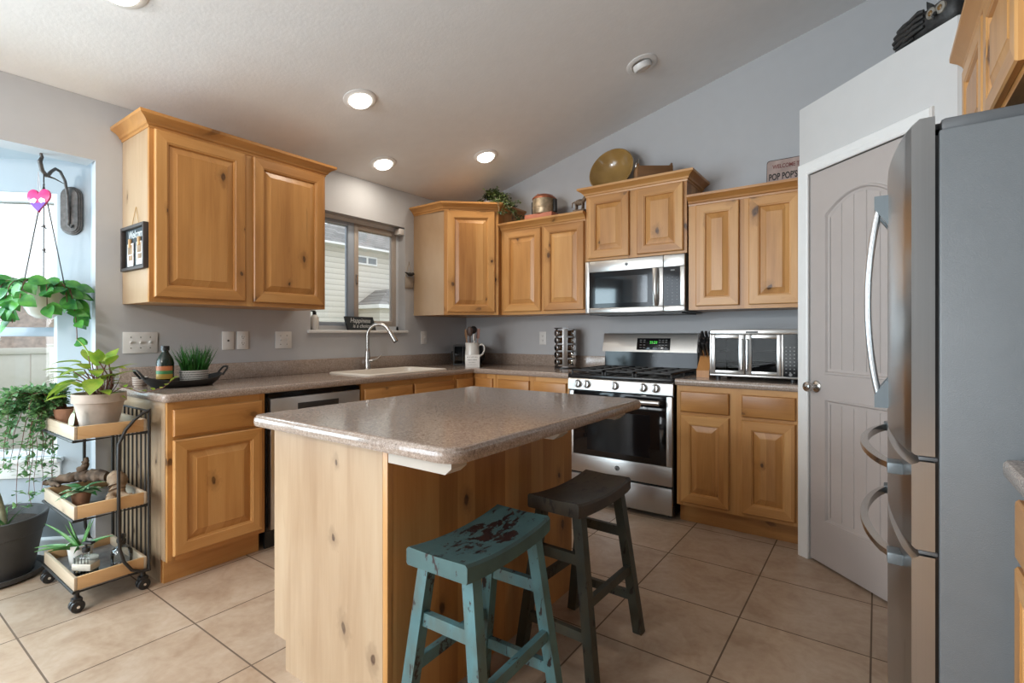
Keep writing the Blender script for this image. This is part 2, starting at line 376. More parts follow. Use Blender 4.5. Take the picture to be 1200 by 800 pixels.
# ---------------------------------------------------------------- mesh builder
class MB:
    def __init__(s): s.bm = bmesh.new(); s.mi = 0
    def _v(s, p, T=None):
        p = Vector(p); return s.bm.verts.new(T @ p if T else p)
    def face(s, vs, mi=None):
        try:
            f = s.bm.faces.new(vs); f.material_index = s.mi if mi is None else mi; return f
        except ValueError: return None
    def box(s, x0, y0, z0, x1, y1, z1, bev=0.0, T=None, mi=None, seg=2):
        x0, x1 = min(x0, x1), max(x0, x1); y0, y1 = min(y0, y1), max(y0, y1); z0, z1 = min(z0, z1), max(z0, z1)
        v = [s._v(p) for p in ((x0,y0,z0),(x1,y0,z0),(x1,y1,z0),(x0,y1,z0),(x0,y0,z1),(x1,y0,z1),(x1,y1,z1),(x0,y1,z1))]
        fs = [s.face([v[i] for i in q], mi) for q in ((0,3,2,1),(4,5,6,7),(0,1,5,4),(1,2,6,5),(2,3,7,6),(3,0,4,7))]
        if bev:
            es = list({e for f in fs for e in f.edges})
            r = bmesh.ops.bevel(s.bm, geom=es, offset=bev, segments=seg, affect='EDGES', profile=0.5)
            v = list({vv for f in r['faces'] for vv in f.verts} | {vv for vv in v if vv.is_valid})
            for f in r['faces']: f.material_index = s.mi if mi is None else mi
        if T:
            for vv in v: vv.co = T @ vv.co
        return s
    def loft(s, rings, closed=True, cap0=False, cap1=False, T=None, mis=None, mi=None):
        R = [[s._v(p, T) for p in r] for r in rings]
        n = len(R[0])
        for a, b in zip(R, R[1:]):
            for i in range(n if closed else n-1):
                j = (i+1) % n
                s.face([a[i], a[j], b[j], b[i]], mis[i] if mis else mi)
        if cap0: s.face(list(reversed(R[0])), mi)
        if cap1: s.face(R[-1], mi)
        return s
    def lathe(s, prof, c=(0,0,0), seg=24, T=None, cap0=False, cap1=False, mi=None):
        rings = [[(c[0]+r*math.cos(2*PI*i/seg), c[1]+r*math.sin(2*PI*i/seg), c[2]+z) for i in range(seg)] for r, z in prof]
        return s.loft(rings, True, cap0, cap1, T, mi=mi)
    def cyl(s, c, r, h, seg=20, T=None, r2=None, mi=None):
        return s.lathe([(r, 0), (r if r2 is None else r2, h)], c, seg, T, True, True, mi)
    def tube(s, pts, r, seg=8, closed=False, T=None, flat=1.0, mi=None):
        P = [Vector(p) for p in pts]; n = len(P)
        rr = r if isinstance(r, (list, tuple)) else [r]*n
        rings = []; nrm = None
        for i in range(n):
            t = (P[(i+1) % n] - P[i-1]) if closed else (P[min(i+1, n-1)] - P[max(i-1, 0)])
            if t.length < 1e-9: t = Vector((0,0,1))
            t.normalize()
            if nrm is None:
                nrm = t.cross(Vector((0,0,1)) if abs(t.z) < 0.9 else Vector((1,0,0))).normalized()
            nrm = (nrm - t*nrm.dot(t))
            if nrm.length < 1e-6: nrm = t.orthogonal()
            nrm.normalize(); bn = t.cross(nrm)
            rings.append([P[i] + (nrm*math.cos(2*PI*k/seg)*flat + bn*math.sin(2*PI*k/seg))*rr[i] for k in range(seg)])
        if closed: rings.append(rings[0])
        return s.loft(rings, True, not closed, not closed, T, mi=mi)
    def prism(s, poly, z0, z1, T=None, mi=None):
        a = [s._v((x, y, z0), T) for x, y in poly]; b = [s._v((x, y, z1), T) for x, y in poly]; n = len(poly)
        for i in range(n): s.face([a[i], a[(i+1)%n], b[(i+1)%n], b[i]], mi)
        s.face(list(reversed(a)), mi); s.face(b, mi); return s
    def sweep(s, path, prof, closed=False, mi=None, caps=True):
        """plan path [(x,y)], profile [(out,z)]; out is to the right of travel"""
        P = [Vector((x, y)) for x, y in path]; n = len(P); rings = []
        for i in range(n):
            d0 = (P[i]-P[i-1]) if (i > 0 or closed) else None
            d1 = (P[(i+1)%n]-P[i]) if (i < n-1 or closed) else None
            ns = [Vector((d.y, -d.x)).normalized() for d in (d0, d1) if d is not None]
            if len(ns) == 2:
                m = (ns[0]+ns[1]).normalized(); m = m / max(0.3, m.dot(ns[0]))
            else: m = ns[0]
            rings.append([(P[i].x+m.x*o, P[i].y+m.y*o, z) for o, z in prof])
        if closed: rings.append(rings[0])
        return s.loft(rings, True, caps and not closed, caps and not closed, mi=mi)
    def ball(s, c, rx, ry, rz, seg=14, rings=9, T=None, mi=None):
        rg = []
        for i in range(1, rings):
            a = PI*i/rings
            rg.append([(c[0]+rx*math.sin(a)*math.cos(2*PI*k/seg), c[1]+ry*math.sin(a)*math.sin(2*PI*k/seg), c[2]-rz*math.cos(a)) for k in range(seg)])
        return s.loft(rg, True, True, True, T, mi=mi)
    def leaf(s, p, d, up, ln, w, bend=0.3, fold=0.25, n=6, shape='heart', mi=None, mi_mid=None):
        p = Vector(p); d = Vector(d).normalized(); up = Vector(up)
        side = d.cross(up)
        if side.length < 1e-4: side = d.orthogonal()
        side.normalize(); nn = side.cross(d).normalized()
        rows = []
        for i in range(n+1):
            t = i/n
            if shape == 'heart': ww = w*0.5*(math.sin(PI*min(1, t*0.93+0.12))**0.8 if t < 0.97 else 0.03)
            elif shape == 'lance': ww = w*0.5*(max(0.02, math.sin(PI*(t*0.86+0.12))))
            elif shape == 'blade': ww = w*0.5*max(0.03, (1-t)**0.7)
            else: ww = w*0.5*max(0.05, math.sin(PI*(t*0.9+0.06)))
            c = p + d*(ln*(t - 0.16*bend*t*t)) - nn*(bend*ln*t*t)
            rows.append([s._v(c+side*ww+nn*ww*fold), s._v(c), s._v(c-side*ww+nn*ww*fold)])
        for a, b in zip(rows, rows[1:]):
            s.face([a[0], a[1], b[1], b[0]], mi); s.face([a[1], a[2], b[2], b[1]], mi if mi_mid is None else mi_mid)
        return s
    def obj(s, name, mats, parent=None, label=None, smooth=True, angle=38):
        me = bpy.data.meshes.new(name)
        bmesh.ops.recalc_face_normals(s.bm, faces=s.bm.faces[:])
        s.bm.to_mesh(me); s.bm.free()
        for m in (mats if isinstance(mats, (list, tuple)) else [mats]): me.materials.append(m)
        if smooth:
            me.polygons.foreach_set('use_smooth', [True]*len(me.polygons))
            me.set_sharp_from_angle(angle=math.radians(angle))
        o = bpy.data.objects.new(name, me); COL.objects.link(o)
        if parent is not None: o.parent = parent
        if label: o['label'] = label
        return o

def tag(o, label, cat, group=None):
    o['label'] = label; o['category'] = cat
    if group: o['group'] = group
    return o
def thing(name, label, cat, loc=(0,0,0), rz=0.0, group=None):
    o = bpy.data.objects.new(name, None); COL.objects.link(o)
    o.empty_display_size = 0.05
    o.location = loc; o.rotation_euler = (0, 0, rz)
    return tag(o, label, cat, group)
def struct(name, mb, mat, parent=None):
    o = mb.obj(name, mat, parent)
    if parent is None: o['kind'] = 'structure'
    return o
def dup(root, loc=None, rz=None, label=None):
    r = root.copy(); COL.objects.link(r)
    if loc is not None: r.location = loc
    if rz is not None: r.rotation_euler = (0, 0, rz)
    if label: r['label'] = label
    for ch in list(root.children):
        c = ch.copy(); COL.objects.link(c); c.parent = r
        for g in ch.children:
            d = g.copy(); COL.objects.link(d); d.parent = c
    return r
def text_obj(name, body, size, T, mat, parent, ext=0.0006, align='CENTER', shear=0.0, sx=1.0, bold=0.0):
    cu = bpy.data.curves.new(name, 'FONT'); cu.body = body; cu.size = size; cu.extrude = ext; cu.offset = bold
    cu.align_x = align; cu.align_y = 'CENTER'; cu.shear = shear
    tmp = bpy.data.objects.new(name+'_tmp', cu); COL.objects.link(tmp)
    dg = bpy.context.evaluated_depsgraph_get(); dg.update()
    me = bpy.data.meshes.new_from_object(tmp.evaluated_get(dg))
    bpy.data.objects.remove(tmp)
    me.transform(T @ Matrix.Diagonal((sx, 1, 1, 1))); me.materials.clear(); me.materials.append(mat)
    o = bpy.data.objects.new(name, me); COL.objects.link(o); o.parent = parent
    return o
def TR(x, y, z): return Matrix.Translation((x, y, z))
def RX(a): return Matrix.Rotation(a, 4, 'X')
def RY(a): return Matrix.Rotation(a, 4, 'Y')
def RZ(a): return Matrix.Rotation(a, 4, 'Z')
STAND = RX(PI/2)   # text in the xz plane facing -y

# ================================================================ ROOM SHELL
SLOPE = 0.2555
CEIL_A = math.atan(SLOPE)
def ceil_z(x): return 2.434 + SLOPE*x
BACK = 7.5
f = MB().box(-1.3, -BACK-0.1, -0.1, 4.34, 0.12, 0.0); struct('floor', f, TILE)
m = MB()
m.loft([[(-0.14, y, ceil_z(-0.14)), (4.36, y, ceil_z(4.36)), (4.36, y, ceil_z(4.36)+0.1), (-0.14, y, ceil_z(-0.14)+0.1)] for y in (-BACK-0.12, 0.12)], True, True, True)
struct('ceiling', m, CEILP)
# wall behind the range
m = MB().prism([(-0.12, 0), (4.34, 0), (4.34, 3.58), (-0.12, 2.42)], 0, 0.12); m.bm.transform(RX(PI/2)); m.bm.transform(TR(0, 0.12, 0))
struct('wall_back', m, WALLP)
# window wall
WY0, WY1, WZ0, WZ1 = -1.722, -0.815, 1.228, 2.122
m = MB()
m.box(-0.14, -2.94, 0, 0, WY0, 2.42); m.prism([(0, -2.94), (-0.14, -2.94), (-0.14, -2.948), (0, -2.97)], 0, 2.42); m.box(-0.14, WY1, 0, 0, 0.0, 2.42)
m.box(-0.14, WY0, 0, 0, WY1, WZ0); m.box(-0.14, WY0, WZ1, 0, WY1, 2.42)
m.box(-0.14, -5.04, 2.11, 0, -2.97, 2.42); m.box(-0.14, -5.25, 0, 0, -5.04, 2.42); m.box(-0.14, -7.25, 2.32, 0, -5.25, 2.42); m.box(-0.14, -BACK, 0, 0, -7.25, 2.42)
m.box(-0.14, -BACK, 2.42, 0, 0, 2.432)
struct('wall_left', m, WALLP)
m = MB().box(4.22, -BACK, 0, 4.34, 0, 3.56); struct('wall_right', m, WALLD)
# wall behind the camera; its window and the left patio door are assumed
m = MB()
for a in ((-0.14, 0, 0.15, 2.5), (2.25, 0, 4.34, 3.6), (0.15, 0, 2.25, 0.55), (0.15, 2.35, 2.25, 3.1)):
    m.box(a[0], -BACK-0.12, a[1], a[2], -BACK, a[3])
struct('wall_front', m, WALLD)
m = MB()
for y in (-7.25, -6.28, -5.32): m.box(-0.10, y, 0, -0.04, y+0.07, 2.32)
m.box(-0.10, -7.18, 2.25, -0.04, -5.32, 2.32); m.box(-0.10, -7.18, 0, -0.04, -5.32, 0.06)
d2 = struct('door_2', m, VINYL)
MB().box(-0.075, -7.18, 0.06, -0.065, -5.32, 2.25).obj('pane', PANE, d2)
m = MB()
for x in (0.15, 1.165, 2.18): m.box(x, -BACK-0.09, 0.55, x+0.07, -BACK-0.03, 2.35)
m.box(0.22, -BACK-0.09, 0.55, 2.18, -BACK-0.03, 0.62); m.box(0.22, -BACK-0.09, 2.28, 2.18, -BACK-0.03, 2.35)
w3 = struct('window_3', m, VINYL)
MB().box(0.22, -BACK-0.065, 0.62, 2.18, -BACK-0.055, 2.28).obj('pane', PANE, w3)

# window over the sink: horizontal slider
m = MB()
m.box(-0.135, WY0, WZ0, -0.085, WY0+0.035, WZ1); m.box(-0.135, WY1-0.022, WZ0, -0.085, WY1, WZ1)
m.box(-0.135, WY0, WZ1-0.03, -0.085, WY1, WZ1); m.box(-0.135, WY0, WZ0, -0.085, WY1, WZ0+0.035)
w1 = struct('window_1', m, VINYL)
m = MB()
ya, yb, za, zb = -1.275, WY1-0.022, WZ0+0.035, WZ1-0.03
m.box(-0.128, ya, za, -0.088, ya+0.042, zb, 0.004); m.box(-0.128, yb-0.044, za, -0.088, yb, zb, 0.004)
m.box(-0.128, ya+0.042, za, -0.088, yb-0.044, za+0.045, 0.004); m.box(-0.128, ya+0.042, zb-0.05, -0.088, yb-0.044, zb, 0.004)
sa = m.obj('sash', TAUPEV, w1)
MB().box(-0.110, ya+0.04, za+0.04, -0.106, yb-0.04, zb-0.045).obj('pane', PANE, sa)
MB().box(-0.088, ya+0.012, 1.60, -0.078, ya+0.032, 1.68, 0.004).obj('latch', NICKEL, sa)
m = MB()
m.box(-0.13, -1.335, za, -0.09, -1.275, zb, 0.004); m.box(-0.13, WY0+0.035, zb-0.035, -0.09, -1.335, zb, 0.003); m.box(-0.13, WY0+0.035, za, -0.09, -1.335, za+0.03, 0.003)
sb = m.obj('track', GREYV, w1)
MB().box(-0.112, WY0+0.035, za+0.03, -0.108, -1.335, zb-0.035).obj('pane', PANE, sb)
MB().box(-0.075, WY1-0.055, WZ1-0.065, -0.006, WY1-0.001, WZ1-0.012, 0.006).obj('blind_bracket', PLATE, w1)
m = MB().box(-0.083, -1.748, WZ0-0.022, 0.022, -0.792, WZ0, 0.006); struct('trim_1', m, WHITE)

# bay window nook
NK = TR(-0.19, -2.94, 0) @ RZ(math.radians(-135))
NL = 1.05
def nook_wall(name, T, ln, o0, o1, z0, z1):
    m = MB()
    for a in ((0, 0, o0, 2.15), (o1, 0, ln, 2.15), (o0, 0, o1, z0), (o0, z1, o1, 2.15)):
        m.box(a[0], -0.12, a[1], a[2], 0.0, a[3], T=T)
    return struct(name, m, NOOKP)
def nook_window(name, T, o0, o1, z0, z1, rail):
    m = MB()
    fr = 0.028
    m.box(o0, -0.09, z0, o0+fr, -0.02, z1, T=T); m.box(o1-fr, -0.09, z0, o1, -0.02, z1, T=T)
    m.box(o0+fr, -0.09, z1-0.05, o1-fr, -0.02, z1, T=T); m.box(o0+fr, -0.09, z0, o1-fr, -0.02, z0+0.03, T=T)
    w = struct(name, m, VINYL)
    m = MB().box(o0+fr, -0.075, rail, o1-fr, -0.03, rail+0.05, 0.004, T=T); m.obj('meeting_rail', GREYV, w)
    m = MB().box(o0+fr, -0.058, z0+0.03, o1-fr, -0.054, z1-0.05, T=T); m.obj('pane', PANE, w)
    return w
nook_wall('wall_nook_right', NK, NL, 0.164, 0.93, 0.53, 1.97)
nook_window('window_2', NK, 0.164, 0.93, 0.53, 1.97, 1.185)
NC = TR(-0.932, -3.682, 0) @ RZ(-PI/2)
nook_wall('wall_nook_middle', NC, 0.66, 0.05, 0.61, 0.53, 1.97)
nook_window('window_4', NC, 0.05, 0.61, 0.53, 1.97, 1.185)
ND = TR(-0.932, -4.342, 0) @ RZ(math.radians(-45))
nook_wall('wall_nook_left', ND, NL, 0.12, 0.90, 0.53, 1.97)
nook_window('window_5', ND, 0.12, 0.90, 0.53, 1.97, 1.185)
m = MB().prism([(-0.141, -2.9477), (-0.19, -2.94), (-0.22, -2.86), (-0.141, -2.86)], 0, 2.15)
m.prism([(-0.141, -5.04), (-0.141, -5.14), (-0.22, -5.14), (-0.19, -5.08)], 0, 2.15); struct('wall_nook_jamb', m, NOOKP)
m = MB().prism([(-0.02, -2.9), (-0.3, -2.9), (-1.1, -3.7), (-1.1, -4.35), (-0.3, -5.15), (-0.02, -5.15)], 2.146, 2.25); struct('ceiling_nook', m, NOOKP)
m = MB(); m.box(0.13, 0.0, 0.505, 0.97, 0.055, 0.53, 0.006, T=NK); m.box(0.14, 0.0, 0.42, 0.96, 0.016, 0.505, 0.003, T=NK); struct('trim_2', m, WHITE)
m = MB()
bb = [(0, 0), (0.014, 0), (0.014, 0.07), (0.008, 0.085), (0, 0.092)]
m.sweep([(0, -2.968), (-0.19, -2.94), (-0.932, -3.682), (-0.932, -4.342), (-0.19, -5.084)], [(-o, z) for o, z in bb]); struct('baseboard_left', m, WHITE)

# corner pantry
PX = TR(2.992, -0.687, 0) @ RZ(-PI/4)
PH = 2.42
m = MB()
m.box(0, 0, 0, 0.068, 0.1, PH, T=PX); m.box(0.69, 0, 0, 0.842, 0.1, PH, T=PX); m.box(0.068, 0, 2.05, 0.69, 0.1, PH, T=PX)
m.box(2.992, -0.687, 0, 3.09, 0, PH); m.box(3.587, -1.282, 0, 4.22, -1.18, PH)
m.prism([(2.995, -0.69), (3.588, -1.28), (4.22, -1.28), (4.22, 0), (2.995, 0)], PH-0.03, PH-0.001)
struct('wall_pantry', m, PANTP)
def pantry_door():
    root = thing('door_1', '', '', (2.992, -0.687, 0), -PI/4)
    for k in ('label', 'category'): del root[k]
    root['kind'] = 'structure'
    x0, x1, z0, z1, y0, y1 = 0.073, 0.685, 0.012, 2.043, 0.006, 0.041
    a0, a1 = x0+0.098, x1-0.098            # panel edges
    lo0, lo1, up0 = 0.235, 0.865, 0.995     # lower panel, bottom of upper panel
    spr, top = 1.815, 1.90                  # spring line and crown of the arch
    n = 24
    def arch(x, ins=0.0):
        t = (x-(a0+a1)/2)/((a1-a0)/2)
        return spr + (top-spr)*(1-t*t) - ins
    m = MB()
    m.box(x0, y0, z0, a0, y1, z1); m.box(a1, y0, z0, x1, y1, z1)
    m.box(a0, y0, z0, a1, y1, lo0); m.box(a0, y0, lo1, a1, y1, up0)
    for i in range(n):
        xa, xb = a0+(a1-a0)*i/n, a0+(a1-a0)*(i+1)/n
        m.loft([[(xa, y0, arch(xa)), (xa, y1, arch(xa)), (xa, y1, z1), (xa, y0, z1)], [(xb, y0, arch(xb)), (xb, y1, arch(xb)), (xb, y1, z1), (xb, y0, z1)]], True)
    m.obj('leaf', DOORP, root, angle=25)
    def outline(ins, up):
        b, t0 = (up0, None) if up else (lo0, lo1)
        pts = [(a0+ins, b+ins), (a1-ins, b+ins)]
        if up:
            for i in range(n+1):
                x = a1-ins-(a1-a0-2*ins)*i/n
                pts.append((x, arch(a0+(x-a0-ins)/(a1-a0-2*ins)*(a1-a0), ins)))
        else: pts += [(a1-ins, t0-ins), (a0+ins, t0-ins)]
        return pts
    for up in (True, False):
        m = MB()
        rings = []
        for ins, y in ((-0.004, 0.008), (0.0, 0.002), (0.007, 0.003), (0.013, 0.014), (0.026, 0.016)):
            rings.append([(x, y, z) for x, z in outline(ins, up)])
        m.loft(rings, True)
        mm = outline(0.026, up)
        # planks with V grooves inside the moulding
        P0, P1 = a0+0.026, a1-0.026; k = 5; w = (P1-P0)/k
        for i in range(k):
            xs = [P0+w*i, P0+w*i+0.003, P0+w*(i+0.5), P0+w*(i+1)-0.003, P0+w*(i+1)]
            ys = [0.021, 0.016, 0.016, 0.016, 0.021]
            tops = [(arch(a0+(x-P0)/(P1-P0)*(a1-a0), 0.026) if up else lo1-0.026) for x in xs]
            zb = (up0 if up else lo0)+0.026
            bot = [m._v((x, y, zb)) for x, y in zip(xs, ys)]; tp = [m._v((x, y, z)) for x, y, z in zip(xs, ys, tops)]
            for q in range(4): m.face([bot[q], bot[q+1], tp[q+1], tp[q]])
        m.obj('panel', DOORP, root, angle=25)
    m = MB(); T = TR(0.117, 0.006, 0.923) @ RX(PI/2)
    m.lathe([(0.001, 0), (0.031, 0), (0.031, 0.005), (0.024, 0.011), (0.012, 0.014), (0.011, 0.030), (0.019, 0.036), (0.026, 0.044), (0.0275, 0.054), (0.023, 0.064), (0.012, 0.069), (0.001, 0.070)], seg=24, T=T)
    m.obj('knob', NICKEL, root)
    return root
pantry_door()
m = MB()
m.sweep([(0.688, 0), (0.688, 2.047), (0.07, 2.047), (0.07, 0)], [(0, 0), (0, 0.008), (0.006, 0.012), (0.018, 0.011), (0.026, 0.015), (0.034, 0.014), (0.044, 0.019), (0.058, 0.019), (0.064, 0.012), (0.064, 0)])
m.bm.transform(RX(PI/2)); m.bm.transform(PX); struct('trim_3', m, WHITE)

# ================================================================ CABINETS
def door_part(root, x0, x1, z0, z1, name='door', y=0.0):
    def ring(i, d): return [(x0+i, y+d, z0+i), (x1-i, y+d, z0+i), (x1-i, y+d, z1-i), (x0+i, y+d, z1-i)]
    m = MB()
    m.loft([ring(0.0, -0.001), ring(0.0, -0.015), ring(0.005, -0.0205), ring(0.054, -0.0205), ring(0.057, -0.0175), ring(0.061, -0.017), ring(0.064, -0.0115), ring(0.066, -0.005)], True, mis=[1, 0, 1, 0])
    d = m.obj(name, [WOOD, WOODH], root, angle=30)
    m = MB()
    m.loft([ring(0.0635, -0.006), ring(0.070, -0.0075), ring(0.098, -0.0165), ring(0.101, -0.0185)], True, cap1=True)
    m.obj('panel', WOOD, d, angle=15)
    return d
def drawer_part(root, x0, x1, z0, z1, name='drawer', mat=None):
    def ring(i, d): return [(x0+i, d, z0+i), (x1-i, d, z0+i), (x1-i, d, z1-i), (x0+i, d, z1-i)]
    m = MB(); m.loft([ring(0, -0.001), ring(0, -0.013), ring(0.004, -0.0185), ring(0.009, -0.0205)], True, cap1=True)
    return m.obj(name, mat or WOODH, root, angle=25)
CROWN = [(0.0, -0.012), (0.004, -0.012), (0.006, 0.0), (0.014, 0.004), (0.018, 0.014), (0.030, 0.026), (0.047, 0.036), (0.054, 0.040), (0.055, 0.055), (0.0, 0.055)]
def wall_cab(name, label, loc, rz, w, h, dep, doors, crown_path=None, crown_h=0.055, stiles=None, group='knotty alder wall cabinets'):
    """local frame: front in the plane y=0 facing -y, bottom at z=0"""
    root = thing(name, label, 'cabinet', loc, rz, None)
    m = MB(); m.box(0.002, 0.019, 0, w, dep, h); m.obj('carcass', WOOD, root)
    m = MB(); m.box(0, 0.0195, 0, 0.0015, dep, h); m.obj('end_panel', ENDW, root, 'veneer end panel in a daylit tone')
    m = MB(); e = stiles or [(0, doors[0][0]+0.012)] + [(doors[i][1]-0.012, doors[i+1][0]+0.012) for i in range(len(doors)-1)] + [(doors[-1][1]-0.012, w)]
    for a, b in e: m.box(a, 0, 0, b, 0.019, h, mi=0)
    xs = sorted(e)
    for (a, b), (c, d) in zip(xs, xs[1:]):
        m.box(b, 0, 0, c, 0.019, 0.035, mi=1); m.box(b, 0, h-0.04, c, 0.019, h, mi=1)
    m.obj('face_frame', [WOOD, WOODH], root)
    for d in doors: door_part(root, d[0], d[1], d[2] if len(d) > 2 else 0.024, d[3] if len(d) > 2 else h-0.016)
    if crown_path:
        m = MB(); m.sweep(crown_path, [(o, h+z) for o, z in CROWN])
        m.obj('crown_moulding', WOODH, root, angle=20)
        m = MB(); m.box(0.004, 0.004, h+0.032, w-0.004, dep, h+0.050); m.obj('top_panel', WOODH, root)
    return root
UB = 1.36
wall_cab('wall_cabinet', 'long two-door alder wall cabinet with a chalkboard picture on its side', (0.367, -2.853, UB), PI/2, 1.001, 0.89, 0.365,
         [(0.020, 0.472, 0.026, 0.874), (0.521, 0.983, 0.026, 0.874)], [(0.0, 0.365), (0, 0), (1.001, 0), (1.001, 0.365)])
# diagonal corner cabinet
def diag_cab():
    root = thing('corner_wall_cabinet', 'diagonal alder corner wall cabinet with one door, right of the sink window', 'cabinet', (0.367, -0.711, UB), math.atan2(0.311, 0.338))
    inv = (TR(0.367, -0.711, 0) @ RZ(math.atan2(0.311, 0.338))).inverted()
    def lc(x, y): v = inv @ Vector((x, y, 0)); return (v.x, v.y)
    h = 0.89; W_ = math.hypot(0.311, 0.338)
    poly = [lc(0.002, -0.711), (0, 0), (W_, 0), lc(0.711, -0.372), lc(0.711, -0.002), lc(0.002, -0.002)]
    m = MB().prism([lc(0.002, -0.711), lc(0.367, -0.711), (W_, 0.0), lc(0.711, -0.372), lc(0.711, -0.002), lc(0.002, -0.002)], 0, h); m.obj('carcass', WOOD, root)
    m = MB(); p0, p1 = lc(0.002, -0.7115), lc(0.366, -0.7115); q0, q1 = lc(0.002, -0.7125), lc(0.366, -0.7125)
    m.prism([p0, q0, q1, p1], 0, h); m.obj('end_panel', ENDW, root, 'veneer end panel in a daylit tone')
    m = MB()
    m.box(0, -0.019, 0, 0.04, 0, h); m.box(W_-0.04, -0.019, 0, W_, 0, h); m.box(0.04, -0.019, 0, W_-0.04, 0, 0.035, mi=1); m.box(0.04, -0.019, h-0.04, W_-0.04, 0, h, mi=1)
    m.obj('face_frame', [WOOD, WOODH], root)
    door_part(root, 0.026, W_-0.032, 0.022, h-0.016, y=-0.019)
    m = MB(); path = [lc(0.002, -0.711), (-0.004, -0.012), (W_, -0.019), lc(0.711, -0.372), lc(0.711, -0.06)]
    m.sweep(path, [(o, h+z) for o, z in CROWN]); m.obj('crown_moulding', WOODH, root, angle=20)
    m = MB().prism([(a*0.99+0.001, b*0.99+0.002) for a, b in poly], h+0.032, h+0.050); m.obj('top_panel', WOODH, root)
diag_cab()
wall_cab('wall_cabinet', 'lower-topped two-door alder wall cabinet with a tin canister on top, left of the microwave', (0.714, -0.367, UB), 0, 0.810, 0.720, 0.365,
         [(0.036, 0.408, 0.026, 0.705), (0.437, 0.800, 0.026, 0.705)], [(0.0, 0), (0.810, 0)])
wall_cab('wall_cabinet', 'short deep-crowned two-door alder cabinet above the microwave, ochre bowl on top', (1.526, -0.367, 1.750), 0, 0.762, 0.50, 0.365,
         [(0.024, 0.352, 0.018, 0.486), (0.411, 0.740, 0.018, 0.486)], [(0, 0.365), (0, 0), (0.762, 0), (0.762, 0.365)])
wall_cab('wall_cabinet', 'two-door alder wall cabinet right of the microwave, grandfather welcome sign on top', (2.300, -0.367, UB), 0, 0.685, 0.712, 0.365,
         [(0.050, 0.320, 0.024, 0.698), (0.377, 0.668, 0.024, 0.698)], [(0, 0), (0.685, 0)])
# over-fridge cabinet, on the right wall
wall_cab('wall_cabinet', 'alder cabinet above the refrigerator at the right edge, seen from below', (3.617, -1.290, 1.81), -PI/2, 0.95, 0.39, 0.60,
         [(0.020, 0.455, 0.022, 0.374), (0.490, 0.930, 0.022, 0.374)], [(0, 0), (0.95, 0), (0.95, 0.6)])

def base_cab(name, label, loc, rz, w, doors=(), drawers=(), dep=0.606, h=0.872, stiles=None, left_end=False, toe=0.055, th=0.115):
    root = thing(name, label, 'cabinet', loc, rz)
    m = MB(); t = 0.018
    m.box(0, 0.019, th, t, dep, h); m.box(w-t, 0.019, th, w, dep, h); m.box(t, dep-0.01, th, w-t, dep, h); m.box(t, 0.019, th, w-t, dep-0.01, th+t)
    m.obj('carcass', WOOD, root)
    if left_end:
        m = MB(); m.box(-0.002, 0.019, th, -0.0003, dep, h); m.box(-0.002, toe+0.018, 0, -0.0003, dep, th); m.obj('end_panel', ENDW, root, 'veneer end panel in a daylit tone')
    m = MB(); m.box(0.004, toe, 0, w-0.004, toe+0.018, th); 
    if left_end: m.box(0.0, toe+0.018, 0, 0.018, dep, th, mi=1)
    m.obj('toe_kick', [WOODH, WOOD], root)
    m = MB(); e = stiles
    for a, b in e: m.box(a, 0, th, b, 0.019, h, mi=0)
    for (a, b), (c, d) in zip(e, e[1:]):
        m.box(b, 0, th, c, 0.019, th+0.04, mi=1); m.box(b, 0, h-0.035, c, 0.019, h, mi=1); m.box(b, 0, 0.675, c, 0.019, 0.71, mi=1)
    m.obj('face_frame', [WOOD, WOODH], root)
    for d in doors: door_part(root, *d)
    for d in drawers: drawer_part(root, *d)
    return root
# beside the plant cart
base_cab('base_cabinet', 'single-door alder base cabinet with one drawer, beside the plant cart', (0.61, -2.861, 0), PI/2, 0.47,
         [(0.021, 0.452, 0.140, 0.692)], [(0.021, 0.452, 0.708, 0.838)], stiles=[(0, 0.033), (0.44, 0.47)], left_end=True)
base_cab('sink_base_cabinet', 'alder sink base cabinet with two false drawer fronts between dishwasher and corner', (0.61, -1.752, 0), PI/2, 0.90,
         [(0.020, 0.440, 0.140, 0.692), (0.462, 0.880, 0.140, 0.692)], [(0.020, 0.440, 0.708, 0.838), (0.462, 0.880, 0.708, 0.838)], stiles=[(0, 0.033), (0.428, 0.474), (0.87, 0.90)])
# corner unit
root = thing('corner_base_cabinet', 'alder corner base cabinet with two narrow drawer fronts meeting in the inside corner', 'cabinet', (0.61, -0.61, 0))
m = MB(); m.prism([(-0.606, -0.239), (-0.019, -0.239), (-0.019, 0.019), (0.239, 0.019), (0.239, 0.606), (-0.606, 0.606)], 0.115, 0.872); m.obj('carcass', WOOD, root)
m = MB(); m.box(-0.019, -0.239, 0.115, 0, 0.019, 0.872); m.box(0, 0, 0.115, 0.239, 0.019, 0.872); m.obj('face_frame', WOOD, root)
m = MB(); m.box(-0.073, -0.239, 0, -0.055, 0.073, 0.115); m.box(-0.055, 0.055, 0, 0.239, 0.073, 0.115); m.obj('toe_kick', WOODH, root)
a = drawer_part(root, 0.025, 0.205, 0.708, 0.838)
a.data.transform(TR(0, 0, 0)); door_part(root, 0.025, 0.205, 0.14, 0.692)
b = drawer_part(root, -0.225, -0.030, 0.708, 0.838); b.data.transform(RZ(PI/2))
b = door_part(root, -0.225, -0.030, 0.14, 0.692); b.data.transform(RZ(PI/2)); b.children[0].data.transform(RZ(PI/2))
base_cab('base_cabinet', 'two-drawer alder base cabinet between the corner and left side of the range', (0.851, -0.61, 0), 0, 0.666,
         [(0.020, 0.320, 0.140, 0.692), (0.362, 0.646, 0.140, 0.692)], [(0.020, 0.320, 0.708, 0.838), (0.362, 0.646, 0.708, 0.838)], stiles=[(0, 0.033), (0.308, 0.374), (0.636, 0.666)])
